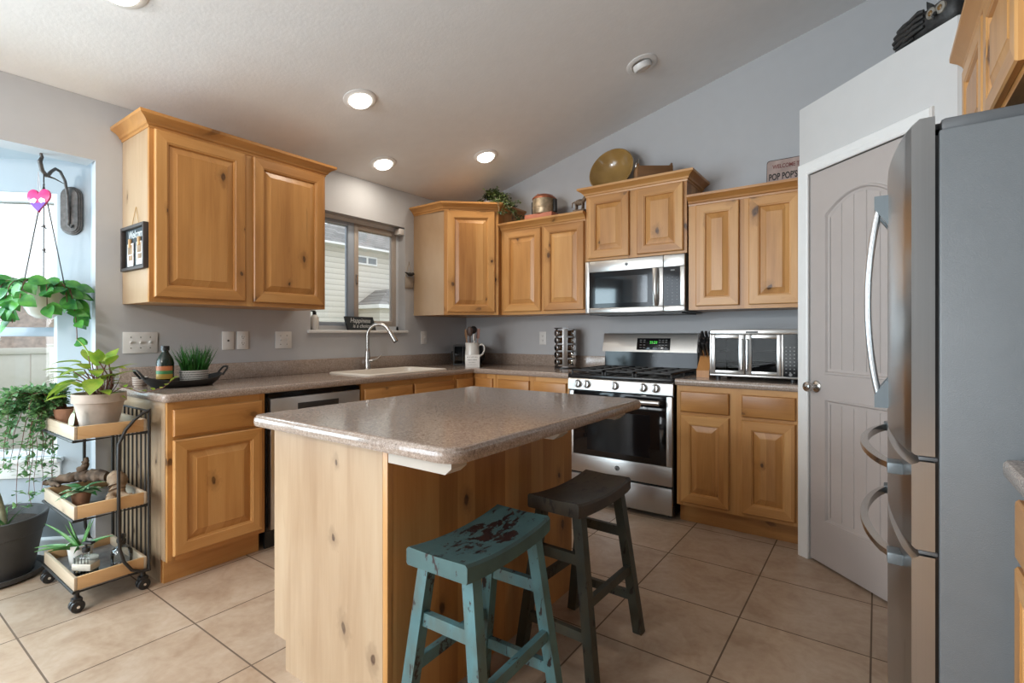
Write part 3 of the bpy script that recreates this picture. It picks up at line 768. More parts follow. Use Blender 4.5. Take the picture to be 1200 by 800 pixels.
base_cab('base_cabinet', 'two-door two-drawer alder base cabinet between range and pantry, below the toaster oven', (2.298, -0.61, 0), 0, 0.690,
         [(0.026, 0.316, 0.138, 0.690), (0.386, 0.668, 0.138, 0.690)], [(0.026, 0.316, 0.708, 0.838), (0.386, 0.668, 0.708, 0.838)], stiles=[(0, 0.038), (0.304, 0.398), (0.658, 0.690)])
base_cab('base_cabinet', 'alder base cabinet at the right edge of the photo, near side of the refrigerator', (3.600, -2.300, 0), -PI/2, 0.92,
         [(0.020, 0.440, 0.140, 0.692), (0.470, 0.900, 0.140, 0.692)], [(0.020, 0.440, 0.708, 0.838), (0.470, 0.900, 0.708, 0.838)], stiles=[(0, 0.033), (0.428, 0.482), (0.888, 0.92)])
base_cab('base_cabinet', 'alder base cabinet continuing toward the camera along the right wall', (3.600, -3.222, 0), -PI/2, 0.92,
         [(0.020, 0.440, 0.140, 0.692), (0.470, 0.900, 0.140, 0.692)], [(0.020, 0.440, 0.708, 0.838), (0.470, 0.900, 0.708, 0.838)], stiles=[(0, 0.033), (0.428, 0.482), (0.888, 0.92)])

# worktops
CT = 0.914
BULL = [(-0.014, CT), (-0.006, CT-0.001), (-0.0015, CT-0.006), (0.0, CT-0.013), (0.0, CT-0.026), (-0.0015, CT-0.034), (-0.006, CT-0.039), (-0.014, CT-0.040)]
STEP = [(-0.016, CT), (-0.009, CT-0.002), (-0.006, CT-0.008), (-0.002, CT-0.010), (0.0, CT-0.016), (0.0, CT-0.030), (-0.004, CT-0.038), (-0.016, CT-0.041)]
def fill_poly(m, outer, holes, z):
    es = []
    for lp in [outer] + list(holes):
        vs = [m.bm.verts.new((x, y, z)) for x, y in lp]
        for i in range(len(vs)): es.append(m.bm.edges.new((vs[i], vs[(i+1) % len(vs)])))
    bmesh.ops.triangle_fill(m.bm, edges=es, use_beauty=True, use_dissolve=False)
def inset(path, o, closed=False):
    P = [Vector((x, y)) for x, y in path]; n = len(P); out = []
    for i in range(n):
        d0 = (P[i]-P[i-1]) if (i > 0 or closed) else None; d1 = (P[(i+1)%n]-P[i]) if (i < n-1 or closed) else None
        ns = [Vector((d.y, -d.x)).normalized() for d in (d0, d1) if d is not None]
        mm = ((ns[0]+ns[1]).normalized() if len(ns) == 2 else ns[0]); mm = mm/max(0.3, mm.dot(ns[0]))
        out.append((P[i].x+mm.x*o, P[i].y+mm.y*o))
    return out
def arc(cx, cy, r, a0, a1, n=6): return [(cx+r*math.cos(math.radians(a0+(a1-a0)*i/n)), cy+r*math.sin(math.radians(a0+(a1-a0)*i/n))) for i in range(n+1)]
def worktop(name, label, edge, back, prof, holes=(), splash=(), closed=False, group=None):
    m = MB(); m.sweep(edge, prof, closed, caps=True)
    ins = inset(edge, prof[0][0], closed)
    poly = ins + list(back)
    fill_poly(m, poly, holes, CT); fill_poly(m, poly, holes, prof[-1][1])
    for hl in holes:
        n = len(hl); a = [m._v((x, y, CT)) for x, y in hl]; b = [m._v((x, y, prof[-1][1])) for x, y in hl]
        for i in range(n): m.face([a[i], a[(i+1)%n], b[(i+1)%n], b[i]])
    o = m.obj(name, LAM, None); tag(o, label, 'countertop', group)
    for s_ in splash:
        MB().box(*s_, 0.004).obj('backsplash', LAM, o)
    return o
SK = (0.115, -1.640, 0.555, -0.885)   # sink cut-out
edge = [(0.004, -2.886)] + arc(0.600, -2.851, 0.035, -90, 0) + [(0.635, -0.635), (1.519, -0.635)]
worktop('countertop', 'long L-shaped speckled taupe countertop with sink, from plant cart to range', edge, [(1.519, -0.003), (0.003, -0.003), (0.003, -2.872)][0:], BULL,
        holes=[[(SK[0], SK[1]), (SK[2], SK[1]), (SK[2], SK[3]), (SK[0], SK[3])]], splash=[(0.002, -2.870, CT, 0.021, -0.021, 1.015), (0.002, -0.021, CT, 1.519, -0.002, 1.015)])
worktop('countertop', 'short speckled taupe countertop under the toaster oven, right of the range', [(2.293, -0.635), (2.988, -0.635)], [(2.988, -0.003), (2.293, -0.003)], BULL, splash=[(2.293, -0.021, CT, 2.988, -0.002, 1.015)])
worktop('countertop', 'speckled taupe countertop end at the right edge of the photo', [(4.21, -2.255)] + [(3.59, -2.255)] + arc(3.597, -2.285, 0.03, 135, 180, 3) + [(3.567, -4.16)], [(4.21, -4.16)], BULL)

# ---------------------------------------------------------------- island
def island():
    root = thing('kitchen_island', 'knotty alder island base with pale plank end panel, in the middle of the room', 'cabinet', (1.545, -2.86, 0))
    w, l, h = 0.621, 1.11, 0.872
    m = MB(); m.prism([(0.075, 0.012), (w-0.012, 0.012), (w-0.012, l), (0.075, l)], 0, 0.105); m.box(0.02, 0.012, 0.105, w-0.012, l, h); m.obj('carcass', WOOD, root)
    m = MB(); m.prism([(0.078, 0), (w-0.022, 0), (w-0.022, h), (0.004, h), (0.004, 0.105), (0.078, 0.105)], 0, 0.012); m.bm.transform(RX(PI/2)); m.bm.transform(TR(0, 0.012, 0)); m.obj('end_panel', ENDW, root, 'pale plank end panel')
    m = MB(); m.box(w-0.022, 0.0, 0, w, 0.022, h, 0.0015); m.obj('corner_post', WOOD, root)
    m = MB(); m.box(w-0.012, 0.022, 0, w, l, h); m.obj('back_panel', WOOD, root)
    for k in range(2):
        T = TR(0.02, 0.54+0.55*k, 0) @ RZ(-PI/2)
        d = door_part(root, 0.0, 0.52, 0.14, 0.692); d.data.transform(T); d.children[0].data.transform(T)
        d = drawer_part(root, 0.0, 0.52, 0.708, 0.838); d.data.transform(T)
    for y in (-0.040, 0.50, 1.0):
        m = MB(); m.prism([(w+0.05, 0), (w+0.268, 0), (w+0.290, 0.018), (w+0.290, 0.036), (w+0.05, 0.036)], 0, 0.06); m.bm.transform(RX(PI/2)); m.bm.transform(TR(0, y+0.06, h-0.0365)); m.obj('support_board', SHADEM, root, 'pale support board under the overhang')
    r = 0.065; X0, X1, Y0, Y1 = 1.535, 2.505, -2.945, -1.715
    e = arc(X0+0.04, Y0+0.04, 0.04, 180, 270, 6) + arc(X1-r, Y0+r, r, -90, 0, 8) + arc(X1-0.04, Y1-0.04, 0.04, 0, 90, 6) + arc(X0+0.03, Y1-0.03, 0.03, 90, 180, 5)
    worktop('island_countertop', 'speckled taupe island countertop with rounded stepped edge', e, [], STEP, closed=True)
island()

# ================================================================ APPLIANCES
def bar_handle(m, p0, p1, out, r=0.010, posts=0.03, flat=1.0):
    """bar from p0 to p1 standing off by vector out, with two posts"""
    p0, p1, out = Vector(p0), Vector(p1), Vector(out); d = (p1-p0).normalized()
    m.tube([p0+out, p1+out], r, 12, flat=flat)
    for q in (p0+d*posts, p1-d*posts): m.tube([q, q+out], r*0.75, 10)

def make_range():
    root = thing('gas_range', 'stainless gas range with black cooktop and five knobs, against the back wall', 'stove', (1.526, 0, 0))
    w = 0.757
    m = MB(); m.box(0.002, -0.615, 0.03, w-0.002, -0.03, 0.905); m.obj('body', BLACKE, root)
    m = MB()
    for x in (0.05, w-0.05):
        for y in (-0.55, -0.1): m.cyl((x, y, 0), 0.016, 0.032, 12)
    m.obj('feet', BLACKP, root)
    m = MB(); m.box(0.006, -0.640, 0.035, w-0.006, -0.617, 0.208, 0.004); m.obj('storage_drawer', STEEL, root)
    # oven door: steel frame, black glass
    m = MB(); z0, z1 = 0.222, 0.795
    m.box(0.004, -0.645, z0, w-0.004, -0.617, z0+0.125, 0.003); m.box(0.004, -0.645, z0+0.126, 0.042, -0.617, z1, 0.003); m.box(w-0.042, -0.645, z0+0.126, w-0.004, -0.617, z1, 0.003)
    m.box(0.043, -0.640, z1-0.075, w-0.043, -0.617, z1, 0.003, mi=1)
    door = m.obj('oven_door', [STEEL, BLACKG], root)
    m = MB(); m.box(0.043, -0.642, z0+0.126, w-0.043, -0.618, z1-0.076, 0.002); m.obj('oven_window', OVENIN, door, 'black glass oven window')
    m = MB(); m.box(0.150, -0.6428, z0+0.165, w-0.150, -0.6422, z1-0.130); m.obj('inner_window', BLACKG, door)
    m = MB(); hz = 0.755
    m.tube([(0.07, -0.700, hz), (w-0.07, -0.700, hz)], 0.0165, 14, flat=0.7)
    for x in (0.085, w-0.085): m.box(x-0.014, -0.700, hz-0.012, x+0.014, -0.640, hz+0.012, 0.004)
    m.obj('door_handle', STEEL, door)
    m = MB(); T = TR(w/2, -0.6455, z0+0.066) @ RX(PI/2); m.cyl((0, 0, 0), 0.0165, 0.0025, 24, T=T); e = m.obj('maker_emblem', BLACKG, door)
    m = MB(); m.tube([(0.0105*math.cos(t*PI/10), 0.0105*math.sin(t*PI/10), 0.003) for t in range(20)], 0.0012, 6, closed=True, T=T)
    m.tube([(-0.006, 0.003, 0.003), (-0.001, 0.006, 0.003), (-0.002, -0.004, 0.003)], 0.001, 6, T=T); m.tube([(0.006, 0.003, 0.003), (0.002, 0.005, 0.003), (0.003, -0.003, 0.003), (0.006, -0.003, 0.003)], 0.001, 6, T=T)
    m.obj('emblem_ring', STEEL, e)
    # control panel, slightly raked
    m = MB(); y = -0.648
    m.loft([[(0.0, y, 0.805), (0.0, -0.61, 0.805), (0.0, -0.61, 0.884), (0.0, y+0.012, 0.884), (0.0, y+0.004, 0.876)], [(w, y, 0.805), (w, -0.61, 0.805), (w, -0.61, 0.884), (w, y+0.012, 0.884), (w, y+0.004, 0.876)]], True, True, True)
    m.obj('control_panel', STEEL, root)
    for x in (0.082, 0.152, 0.362, 0.562, 0.646):
        T = TR(x, -0.645, 0.846) @ RX(PI/2-0.06)
        m = MB(); m.lathe([(0.030, 0), (0.030, 0.004), (0.025, 0.006), (0.0235, 0.024), (0.021, 0.028), (0.001, 0.0285)], seg=24, T=T, cap0=True)
        kn = m.obj('knob', STEEL, root)
        m = MB(); m.box(-0.0055, -0.023, 0.026, 0.0055, 0.023, 0.040, 0.003, T=T); m.obj('grip', STEEL, kn)
        m = MB(); m.box(-0.001, 0.006, 0.0401, 0.001, 0.022, 0.0406, T=T); m.obj('pointer', BLACKP, kn)
    # cooktop
    m = MB(); m.box(0.0, -0.632, 0.886, w, -0.065, 0.912, 0.006); m.box(0.006, -0.640, 0.888, w-0.006, -0.630, 0.908, 0.004); m.obj('cooktop', BLACKE, root)
    for bx, by, r in ((0.15, -0.50, 0.045), (0.15, -0.20, 0.038), (0.378, -0.35, 0.05), (0.607, -0.50, 0.05), (0.607, -0.20, 0.034)):
        m = MB(); m.lathe([(r+0.012, 0), (r+0.01, 0.006), (r, 0.008), (r, 0.016), (0.001, 0.018)], (bx, by, 0.912), 22, cap0=True); m.obj('burner', BLACKM, root)
    for gx0, gx1 in ((0.012, 0.262), (0.272, 0.485), (0.495, w-0.012)):
        m = MB(); za, zb = 0.932, 0.946
        y0, y1 = -0.618, -0.085
        for x in (gx0, gx1-0.013): m.box(x, y0, za, x+0.013, y1, zb, 0.002)
        for y_ in (y0, y1-0.013, (y0+y1)/2-0.006): m.box(gx0, y_, za, gx1, y_+0.013, zb, 0.002)
        cx = (gx0+gx1)/2
        m.box(cx-0.006, y0, za, cx+0.006, y1, zb, 0.002)
        for y_ in (y0+0.13, y1-0.13): m.box(gx0, y_-0.006, za, gx1, y_+0.006, zb, 0.002)
        for x in (gx0+0.006, gx1-0.007):
            for y_ in (y0+0.006, y1-0.007, (y0+y1)/2): m.box(x-0.005, y_-0.006, 0.912, x+0.005, y_+0.006, za)
        m.obj('grate', BLACKM, root)
    # backguard
    m = MB()
    m.loft([[(x, -0.062, 0.905), (x, -0.012, 0.905), (x, -0.012, 1.06), (x, -0.055, 1.06)] for x in (0.012, w-0.012)], True, True, True); m.obj('riser', BLACKG, root)
    m = MB()
    m.loft([[(x, -0.096, 1.060), (x, -0.012, 1.060), (x, -0.012, 1.205), (x, -0.045, 1.205), (x, -0.060, 1.200), (x, -0.066, 1.190)] for x in (0.006, w-0.006)], True, True, True)
    bgd = m.obj('backguard', STEEL, root)
    T = TR(w*0.5+0.045, -0.0838, 1.121) @ RX(PI/2-0.225)
    m = MB(); m.box(-0.130, -0.046, -0.001, 0.130, 0.046, 0.003, 0.002, T=T); m.obj('clock_panel', BLACKG, bgd)
    m = MB()
    for cx in (-0.022, -0.008, 0.010, 0.024):
        for a in ((-0.005, 0.018, 0.005, 0.0205), (0.0035, 0.006, 0.0055, 0.018), (-0.005, 0.004, 0.005, 0.006)): m.box(cx+a[0], a[1], 0.003, cx+a[2], a[3], 0.0036, T=T)
    m.obj('clock_digits', GREEND, bgd, 'green lit clock digits')
    m = MB()
    for cx in (-0.098, -0.07, 0.05, 0.075, 0.1):
        for cy in (-0.028, -0.008, 0.015, 0.03): m.box(cx-0.008, cy-0.0025, 0.003, cx+0.008, cy+0.0015, 0.0036, T=T)
    m.obj('key_print', LEDGREY, bgd)
make_range()

def make_microwave():
    root = thing('microwave', 'stainless over-the-range microwave hung under the short wall cabinet', 'microwave', (1.530, -0.395, 1.340))
    w, h = 0.754, 0.405
    m = MB(); m.box(0, 0.035, 0.012, w, 0.39, h); m.obj('case', FRDARK, root)
    m = MB(); m.box(0.03, 0.02, 0.0, w-0.03, 0.37, 0.014); m.obj('vent_base', BLACKM, root)
    sx = 0.605
    m = MB(); m.box(0.002, 0.0, 0.014, 0.036, 0.034, h-0.002, 0.004); m.box(0.036, 0.0, h-0.085, sx-0.001, 0.034, h-0.002, 0.004); m.box(0.036, 0.0, 0.014, sx-0.001, 0.034, 0.052, 0.004); m.box(0.528, 0.0, 0.052, sx-0.001, 0.034, h-0.085, 0.003)
    door = m.obj('door', STEEL, root)
    m = MB(); m.box(0.036, 0.003, 0.052, 0.528, 0.03, h-0.085); m.obj('door_window', BLACKG, door)
    m = MB(); m.box(0.085, 0.0022, 0.085, 0.490, 0.003, h-0.125); m.obj('window_mesh', OVENIN, door)
    m = MB(); pts = [(0.560, -0.002-0.034*math.sin(PI*i/10)**0.6, 0.060+0.255*i/10) for i in range(11)]
    m.tube(pts, 0.0115, 12, flat=1.2); m.obj('door_handle', STEEL, door)
    m = MB(); m.box(sx+0.001, 0.0, 0.014, w-0.002, 0.034, 0.052, 0.004); m.box(sx+0.001, 0.0, h-0.085, w-0.002, 0.034, h-0.002, 0.004); m.box(w-0.034, 0.0, 0.052, w-0.002, 0.034, h-0.085, 0.003)
    m.obj('control_surround', STEEL, root)
    m = MB(); m.box(sx+0.001, 0.002, 0.052, w-0.034, 0.03, h-0.085); cp = m.obj('control_panel', BLACKG, root)
    m = MB()
    for i in range(3):
        for j in range(9):
            if j == 0 and i != 1: continue
            m.box(sx+0.026+i*0.032, 0.0012, 0.072+j*0.022, sx+0.034+i*0.032, 0.002, 0.0745+j*0.022)
    m.obj('key_print', LEDGREY, cp)
    m = MB(); m.box(sx+0.05, 0.0012, h-0.112, sx+0.078, 0.002, h-0.104); m.obj('display', LEDGREY, cp)
    m = MB(); m.cyl((0, 0, 0), 0.012, 0.002, 20, T=TR(0.335, 0.0, h-0.043) @ RX(PI/2)); m.obj('maker_emblem', FRDARK, door)
make_microwave()

def make_fridge():
    # local: front faces -y; left (far) edge x=0, near side x=0.925; placed on the right wall
    root = thing('refrigerator', 'large stainless french-door refrigerator with grey side panel at the right', 'refrigerator', (3.401, -1.312, 0), -PI/2)
    w, h = 0.925, 1.700
    m = MB(); m.box(0, 0.060, 0.02, w, 0.79, h, 0.005); m.obj('case', FRSIDE, root)
    m = MB(); m.box(0.012, 0.050, 0.06, w-0.012, 0.061, h-0.01); m.obj('door_gasket', BLACKP, root)
    m = MB(); m.box(0.01, 0.06, 0.0, w-0.01, 0.74, 0.021); m.obj('base_grille', BLACKP, root)
    def front(x): return -0.036*(1-((x-w/2)/(w/2))**2)
    def panel(name, x0, x1, z0, z1, soft=0.02, bottom_curve=0.0):
        m = MB(); n = 14; rings = []
        for i in range(n+1):
            x = x0+(x1-x0)*i/n; yf = front(x)
            e = 0.006 if i in (0, n) else 0.0
            rings.append([(x, 0.052, z0), (x, yf+0.008+e, z0), (x, yf+e, z0+0.008), (x, yf+e, z1-soft), (x, yf+0.012+e, z1-0.004), (x, yf+0.022, z1), (x, 0.052, z1)])
        m.loft(rings, True, True, True)
        return m.obj(name, STEELV, root, angle=50)
    d1 = panel('door', 0.0, 0.460, 0.895, 1.735); d2 = panel('door', 0.466, w, 0.895, 1.735)
    fd = panel('drawer', 0.0, w, 0.660, 0.880, 0.01); fz = panel('freezer_drawer', 0.0, w, 0.075, 0.645, 0.01)
    def vhandle(x, parent):
        m = MB(); n = 18; z0, z1 = 0.975, 1.625; yb = front(x)
        pts = []; 
        for i in range(n+1):
            t = i/n; pts.append((x, yb-0.018-0.036*math.sin(PI*t)**0.75, z0+(z1-z0)*t))
        m.tube(pts, 0.0095, 14)
        hd = m.obj('door_handle', BAR, parent, 'long bowed silver door handle', angle=50)
        return hd
    for x, p in ((0.422, d1), (0.504, d2)):
        hd = vhandle(x, p)
        for za, zb in ((0.960, 1.060), (1.545, 1.645)):
            m = MB(); m.loft([[(x-0.016, front(x)+0.004, za), (x+0.016, front(x)+0.004, za), (x+0.016, front(x)+0.004, zb), (x-0.016, front(x)+0.004, zb)],
                              [(x-0.013, front(x)-0.036, za+(0.0 if za < 1.2 else 0.06)), (x+0.013, front(x)-0.036, za+(0.0 if za < 1.2 else 0.06)), (x+0.013, front(x)-0.036, zb-(0.06 if za < 1.2 else 0.0)), (x-0.013, front(x)-0.036, zb-(0.06 if za < 1.2 else 0.0))]], True, True, True)
            m.obj('handle_mount', HANDLE, p, angle=40)
    def hhandle(z, parent):
        m = MB(); n = 20; x0, x1 = 0.10, w-0.09; rings = []
        for i in range(n+1):
            t = i/n; x = x0+(x1-x0)*t; y = front(x)-0.014-0.050*math.sin(PI*t)**0.6; hw = 0.013; th = 0.010
            rings.append([(x, y+th, z-hw), (x, y-th, z-hw*0.6), (x, y-th, z+hw*0.6), (x, y+th, z+hw)])
        m.loft(rings, True, True, True); hd = m.obj('drawer_handle', NICKEL, parent, angle=50)
        for x in (x0, x1):
            m = MB(); m.box(x-0.03, front(x)-0.030, z-0.015, x+0.03, front(x)+0.006, z+0.015, 0.004); m.obj('handle_mount', HANDLE, parent)
    hhandle(0.842, fd); hhandle(0.602, fz)
    for x0, x1 in ((0.02, 0.20), (w-0.20, w-0.012)):
        m = MB(); m.box(x0, 0.063, h-0.001, x1, 0.23, h+0.032, 0.010); m.box(x0+0.03, 0.0, h+0.012, x1-0.03, 0.07, h+0.030, 0.006); m.obj('hinge_cover', FRDARK, root)
    m = MB(); m.box(w-0.065, 0.020, 0.882, w-0.006, 0.058, 0.892, 0.003); m.box(w-0.065, 0.020, 0.647, w-0.006, 0.058, 0.657, 0.003); m.obj('mid_hinge', FRDARK, root)
make_fridge()

def make_dishwasher():
    root = thing('dishwasher', 'stainless dishwasher in the sink run, half hidden by the island', 'dishwasher', (0.61, -2.377, 0), PI/2)
    w = 0.612
    m = MB(); m.box(0.004, 0.02, 0.10, w-0.004, 0.58, 0.868); m.obj('tub', BLACKE, root)
    m = MB(); m.box(0.012, 0.045, 0.0, w-0.012, 0.06, 0.105); m.obj('toe_kick', BLACKP, root)
    m = MB(); m.box(0.010, -0.022, 0.118, w-0.010, 0.018, 0.842, 0.006); d = m.obj('door', STEEL, root)
    m = MB(); m.box(0.004, -0.004, 0.846, w-0.004, 0.018, 0.866); m.obj('control_strip', BLACKG, root)
    m = MB(); m.box(0.17, -0.0235, 0.765, w-0.17, -0.021, 0.802, 0.001); m.obj('pocket_handle', BLACKM, d, 'dark recessed pocket handle')
make_dishwasher()

def make_toaster():
    root = thing('toaster_oven', 'stainless french-door countertop oven right of the range', 'toaster oven', (2.476, -0.52, CT+0.0008), 0)
    w, h, dp = 0.50, 0.310, 0.40
    m = MB()
    for x in (0.04, w-0.04):
        for y in (0.05, dp-0.05): m.cyl((x, y, 0.0), 0.015, 0.022, 12, mi=0)
    m.obj('feet', BLACKP, root)
    m = MB(); t = 0.012; z0 = 0.02
    m.box(0, 0.012, z0, w, dp, z0+t, 0.004); m.box(0, 0.012, h-t, w, dp, h, 0.004); m.box(0, 0.012, z0+t, t, dp, h-t); m.box(w-0.095, 0.02, z0+t, w, dp, h-t); m.box(t, dp-0.012, z0+t, w-0.095, dp, h-t)
    m.obj('shell', STEELV, root)
    m = MB(); m.box(t, dp-0.02, z0+t, w-0.095, dp-0.013, h-t); m.box(t, 0.03, z0+t, w-0.095, dp-0.02, z0+t+0.003); m.obj('cavity', BLACKM, root)
    for z in (0.105, 0.175):
        m = MB()
        for i in range(13): m.tube([(0.02+i*0.0305, 0.035, z), (0.02+i*0.0305, dp-0.03, z)], 0.0016, 6)
        for y in (0.035, dp-0.03): m.tube([(0.014, y, z), (w-0.10, y, z)], 0.0025, 6)
        m.obj('wire_rack', CHROME, root)
    # face frame
    m = MB(); m.box(0.0, 0.0, h-0.030, w, 0.02, h, 0.006); m.box(0.0, 0.0, z0, w, 0.02, z0+0.014, 0.004); m.box(0.0, 0.0, z0+0.014, 0.012, 0.02, h-0.03, 0.003); m.box(w-0.095, 0.0, z0+0.014, w-0.084, 0.02, h-0.03, 0.002); m.box(w-0.010, 0.0, z0+0.014, w, 0.02, h-0.03, 0.002)
    m.obj('face_frame', STEEL, root)
    xm = 0.208
    for a, b, hx in ((0.013, xm-0.002, xm-0.014), (xm+0.002, w-0.096, xm+0.016)):
        m = MB(); f = 0.022; za, zb = z0+0.016, h-0.032
        fw = 0.034
        la, lb = (f, fw) if a < 0.1 else (fw, f)
        m.box(a, -0.006, za, a+la, 0.012, zb, 0.002); m.box(b-lb, -0.006, za, b, 0.012, zb, 0.002); m.box(a+la, -0.006, za, b-lb, 0.012, za+f, 0.002); m.box(a+la, -0.006, zb-f, b-lb, 0.012, zb, 0.002)
        d = m.obj('door', STEELV, root)
        m = MB(); m.box(a+la, 0.0, za+f, b-lb, 0.006, zb-f); m.obj('door_glass', TOASTG, d)
        m = MB(); m.tube([(hx, -0.008, za+0.03), (hx, -0.034, za+0.032), (hx, -0.034, zb-0.032), (hx, -0.008, zb-0.03)], 0.0075, 10); m.obj('door_handle', CHROME, d)
    m = MB(); m.box(w-0.084, -0.002, z0+0.014, w-0.010, 0.018, h-0.03); cp = m.obj('control_panel', BLACKG, root)
    m = MB()
    for i in range(3):
        for j in range(8): m.box(w-0.074+i*0.021, -0.0028, 0.055+j*0.021, w-0.066+i*0.021, -0.002, 0.061+j*0.021)
    m.cyl((0, 0, 0), 0.009, 0.004, 18, T=TR(w-0.047, -0.002, 0.046) @ RX(PI/2)); m.obj('key_print', LEDGREY, cp)
    m = MB(); m.box(w*0.42, -0.0012, h-0.021, w*0.56, 0.001, h-0.009, 0.001); m.obj('brand_strip', FRDARK, root)
make_toaster()

# sink and faucet
def make_sink():
    x0, y0, x1, y1 = SK
    root = thing('kitchen_sink', 'almond drop-in sink set in the countertop under the window', 'sink', ((x0+x1)/2, (y0+y1)/2, CT))
    hx, hy = (x1-x0)/2, (y1-y0)/2
    def rr(ix, iy, r, z, n=5):
        p = []
        for cx, cy, a in ((ix-r, iy-r, 0), (-ix+r, iy-r, 90), (-ix+r, -iy+r, 180), (ix-r, -iy+r, 270)):
            for k in range(n+1): t = math.radians(a+90*k/n); p.append((cx+r*math.cos(t), cy+r*math.sin(t), z))
        return p
    m = MB(); m.loft([rr(hx+0.016, hy+0.016, 0.05, 0.0005), rr(hx+0.016, hy+0.016, 0.05, 0.006), rr(hx+0.010, hy+0.010, 0.05, 0.010), rr(hx-0.016, hy-0.016, 0.05, 0.010), rr(hx-0.022, hy-0.022, 0.05, 0.003), rr(hx-0.040, hy-0.040, 0.05, -0.19), rr(hx-0.08, hy-0.08, 0.04, -0.20)], True, False, True)
    m.obj('basin', SINKM, root)
    m = MB(); m.box(-hx+0.035, -0.012, -0.19, hx-0.035, 0.012, -0.04, 0.006); m.obj('divider', SINKM, root)
    m = MB(); m.lathe([(0.045, 0), (0.04, 0.003), (0.02, 0.001), (0.001, 0.0)], (0, 0.2, -0.199), 20); m.lathe([(0.045, 0), (0.04, 0.003), (0.02, 0.001), (0.001, 0.0)], (0, -0.2, -0.199), 20); m.obj('drains', CHROME, root)
make_sink()
def make_faucet():
    root = thing('faucet', 'brushed nickel high-arc pull-down faucet at the sink', 'faucet', (0.068, -1.268, CT), 0)
    m = MB(); m.lathe([(0.027, 0.0005), (0.027, 0.006), (0.024, 0.012), (0.021, 0.05), (0.020, 0.13), (0.017, 0.16), (0.0125, 0.17)], seg=22, cap0=True); m.obj('base', NICKEL, root)
    R_ = 0.092; dx, dy = 0.86, 0.51
    pts = [(0, 0, 0.16), (0, 0, 0.27)] + [(dx*R_*(1-math.cos(a)), dy*R_*(1-math.cos(a)), 0.27+R_*math.sin(a)) for a in [PI*i/14 for i in range(1, 13)]]
    m = MB(); m.tube(pts, 0.0130, 14); m.obj('spout', NICKEL, root)
    e = Vector(pts[-1]); d = (Vector(pts[-1])-Vector(pts[-2])).normalized()
    m = MB(); m.tube([e-d*0.004, e+d*0.012, e+d*0.03, e+d*0.09, e+d*0.10], [0.013, 0.0155, 0.016, 0.0215, 0.020], 16); sp = m.obj('spray_head', NICKEL, root)
    m = MB(); m.tube([e+d*0.10, e+d*0.104], [0.019, 0.018], 16); m.obj('nozzle', BLACKP, sp)
    m = MB(); m.tube([(0.014, 0.010, 0.075), (0.035, 0.026, 0.078)], 0.012, 12); m.tube([(0.035, 0.026, 0.078), (0.055, 0.048, 0.088), (0.075, 0.075, 0.118)], [0.009, 0.007, 0.0055], 10); m.obj('lever', NICKEL, root)
make_faucet()

# ================================================================ STOOLS
def make_stool(label, loc, rz, seatm, legm):
    root = thing('bar_stool', label, 'stool', loc, rz, None)
    H = 0.61; hx, hy = 0.108, 0.212
    m = MB(); n = 14; rings = []
    for i in range(n+1):
        t = -1+2*i/n; y = hy*t; zt = H-0.018*(1-t*t); zb = H-0.050-0.012*(1-t*t)
        e = 0.004 if i in (0, n) else 0.0
        rings.append([(-hx+e, y, zb), (hx-e, y, zb), (hx, y, zb+0.006), (hx, y, zt-0.007), (hx-0.007, y, zt), (0, y, zt-0.003), (-hx+0.007, y, zt), (-hx, y, zt-0.007), (-hx, y, zb+0.006)])
    m.loft(rings, True, True, True); m.obj('seat', seatm, root, angle=45)
    top = lambda sx, sy: Vector((0.078*sx, 0.158*sy, 0.556)); bot = lambda sx, sy: Vector((0.152*sx, 0.192*sy, 0.0))
    def at(sx, sy, z): a, b = bot(sx, sy), top(sx, sy); return a+(b-a)*(z/0.556)
    for sx in (-1, 1):
        for sy in (-1, 1):
            m = MB(); a, b = bot(sx, sy), top(sx, sy); w = 0.0185; q = [(-w, -w), (w, -w), (w, w), (-w, w)]
            m.loft([[(p.x+x*k, p.y+y*k, p.z) for x, y in q] for p, k in ((a, 0.92), (a+Vector((0, 0, 0.003)), 1.0), (b, 1.0))], True, True, True)
            m.obj('leg', legm, root)
    def rail(p, q, hw, hh):
        m = MB(); d = (q-p).normalized(); s = d.cross(Vector((0, 0, 1))).normalized()*hw; u = Vector((0, 0, hh))
        m.loft([[c-s-u, c+s-u, c+s+u, c-s+u] for c in (p, q)], True, True, True); m.obj('stretcher', legm, root)
    for sy in (-1, 1):
        rail(at(-1, sy, 0.40), at(1, sy, 0.40), 0.010, 0.019); rail(at(-1, sy, 0.145), at(1, sy, 0.145), 0.010, 0.017)
    for sx in (-1, 1): rail(at(sx, -1, 0.255), at(sx, 1, 0.255), 0.010, 0.017)
    return root
make_stool('teal bar stool with paint worn off its seat, nearer the camera', (2.378, -2.672, 0), 0.03, TEALSEAT, TEAL)
make_stool('dark brown-green weathered bar stool, behind the teal one beside the island', (2.402, -2.093, 0), -0.03, DARKSEAT, DARKT)

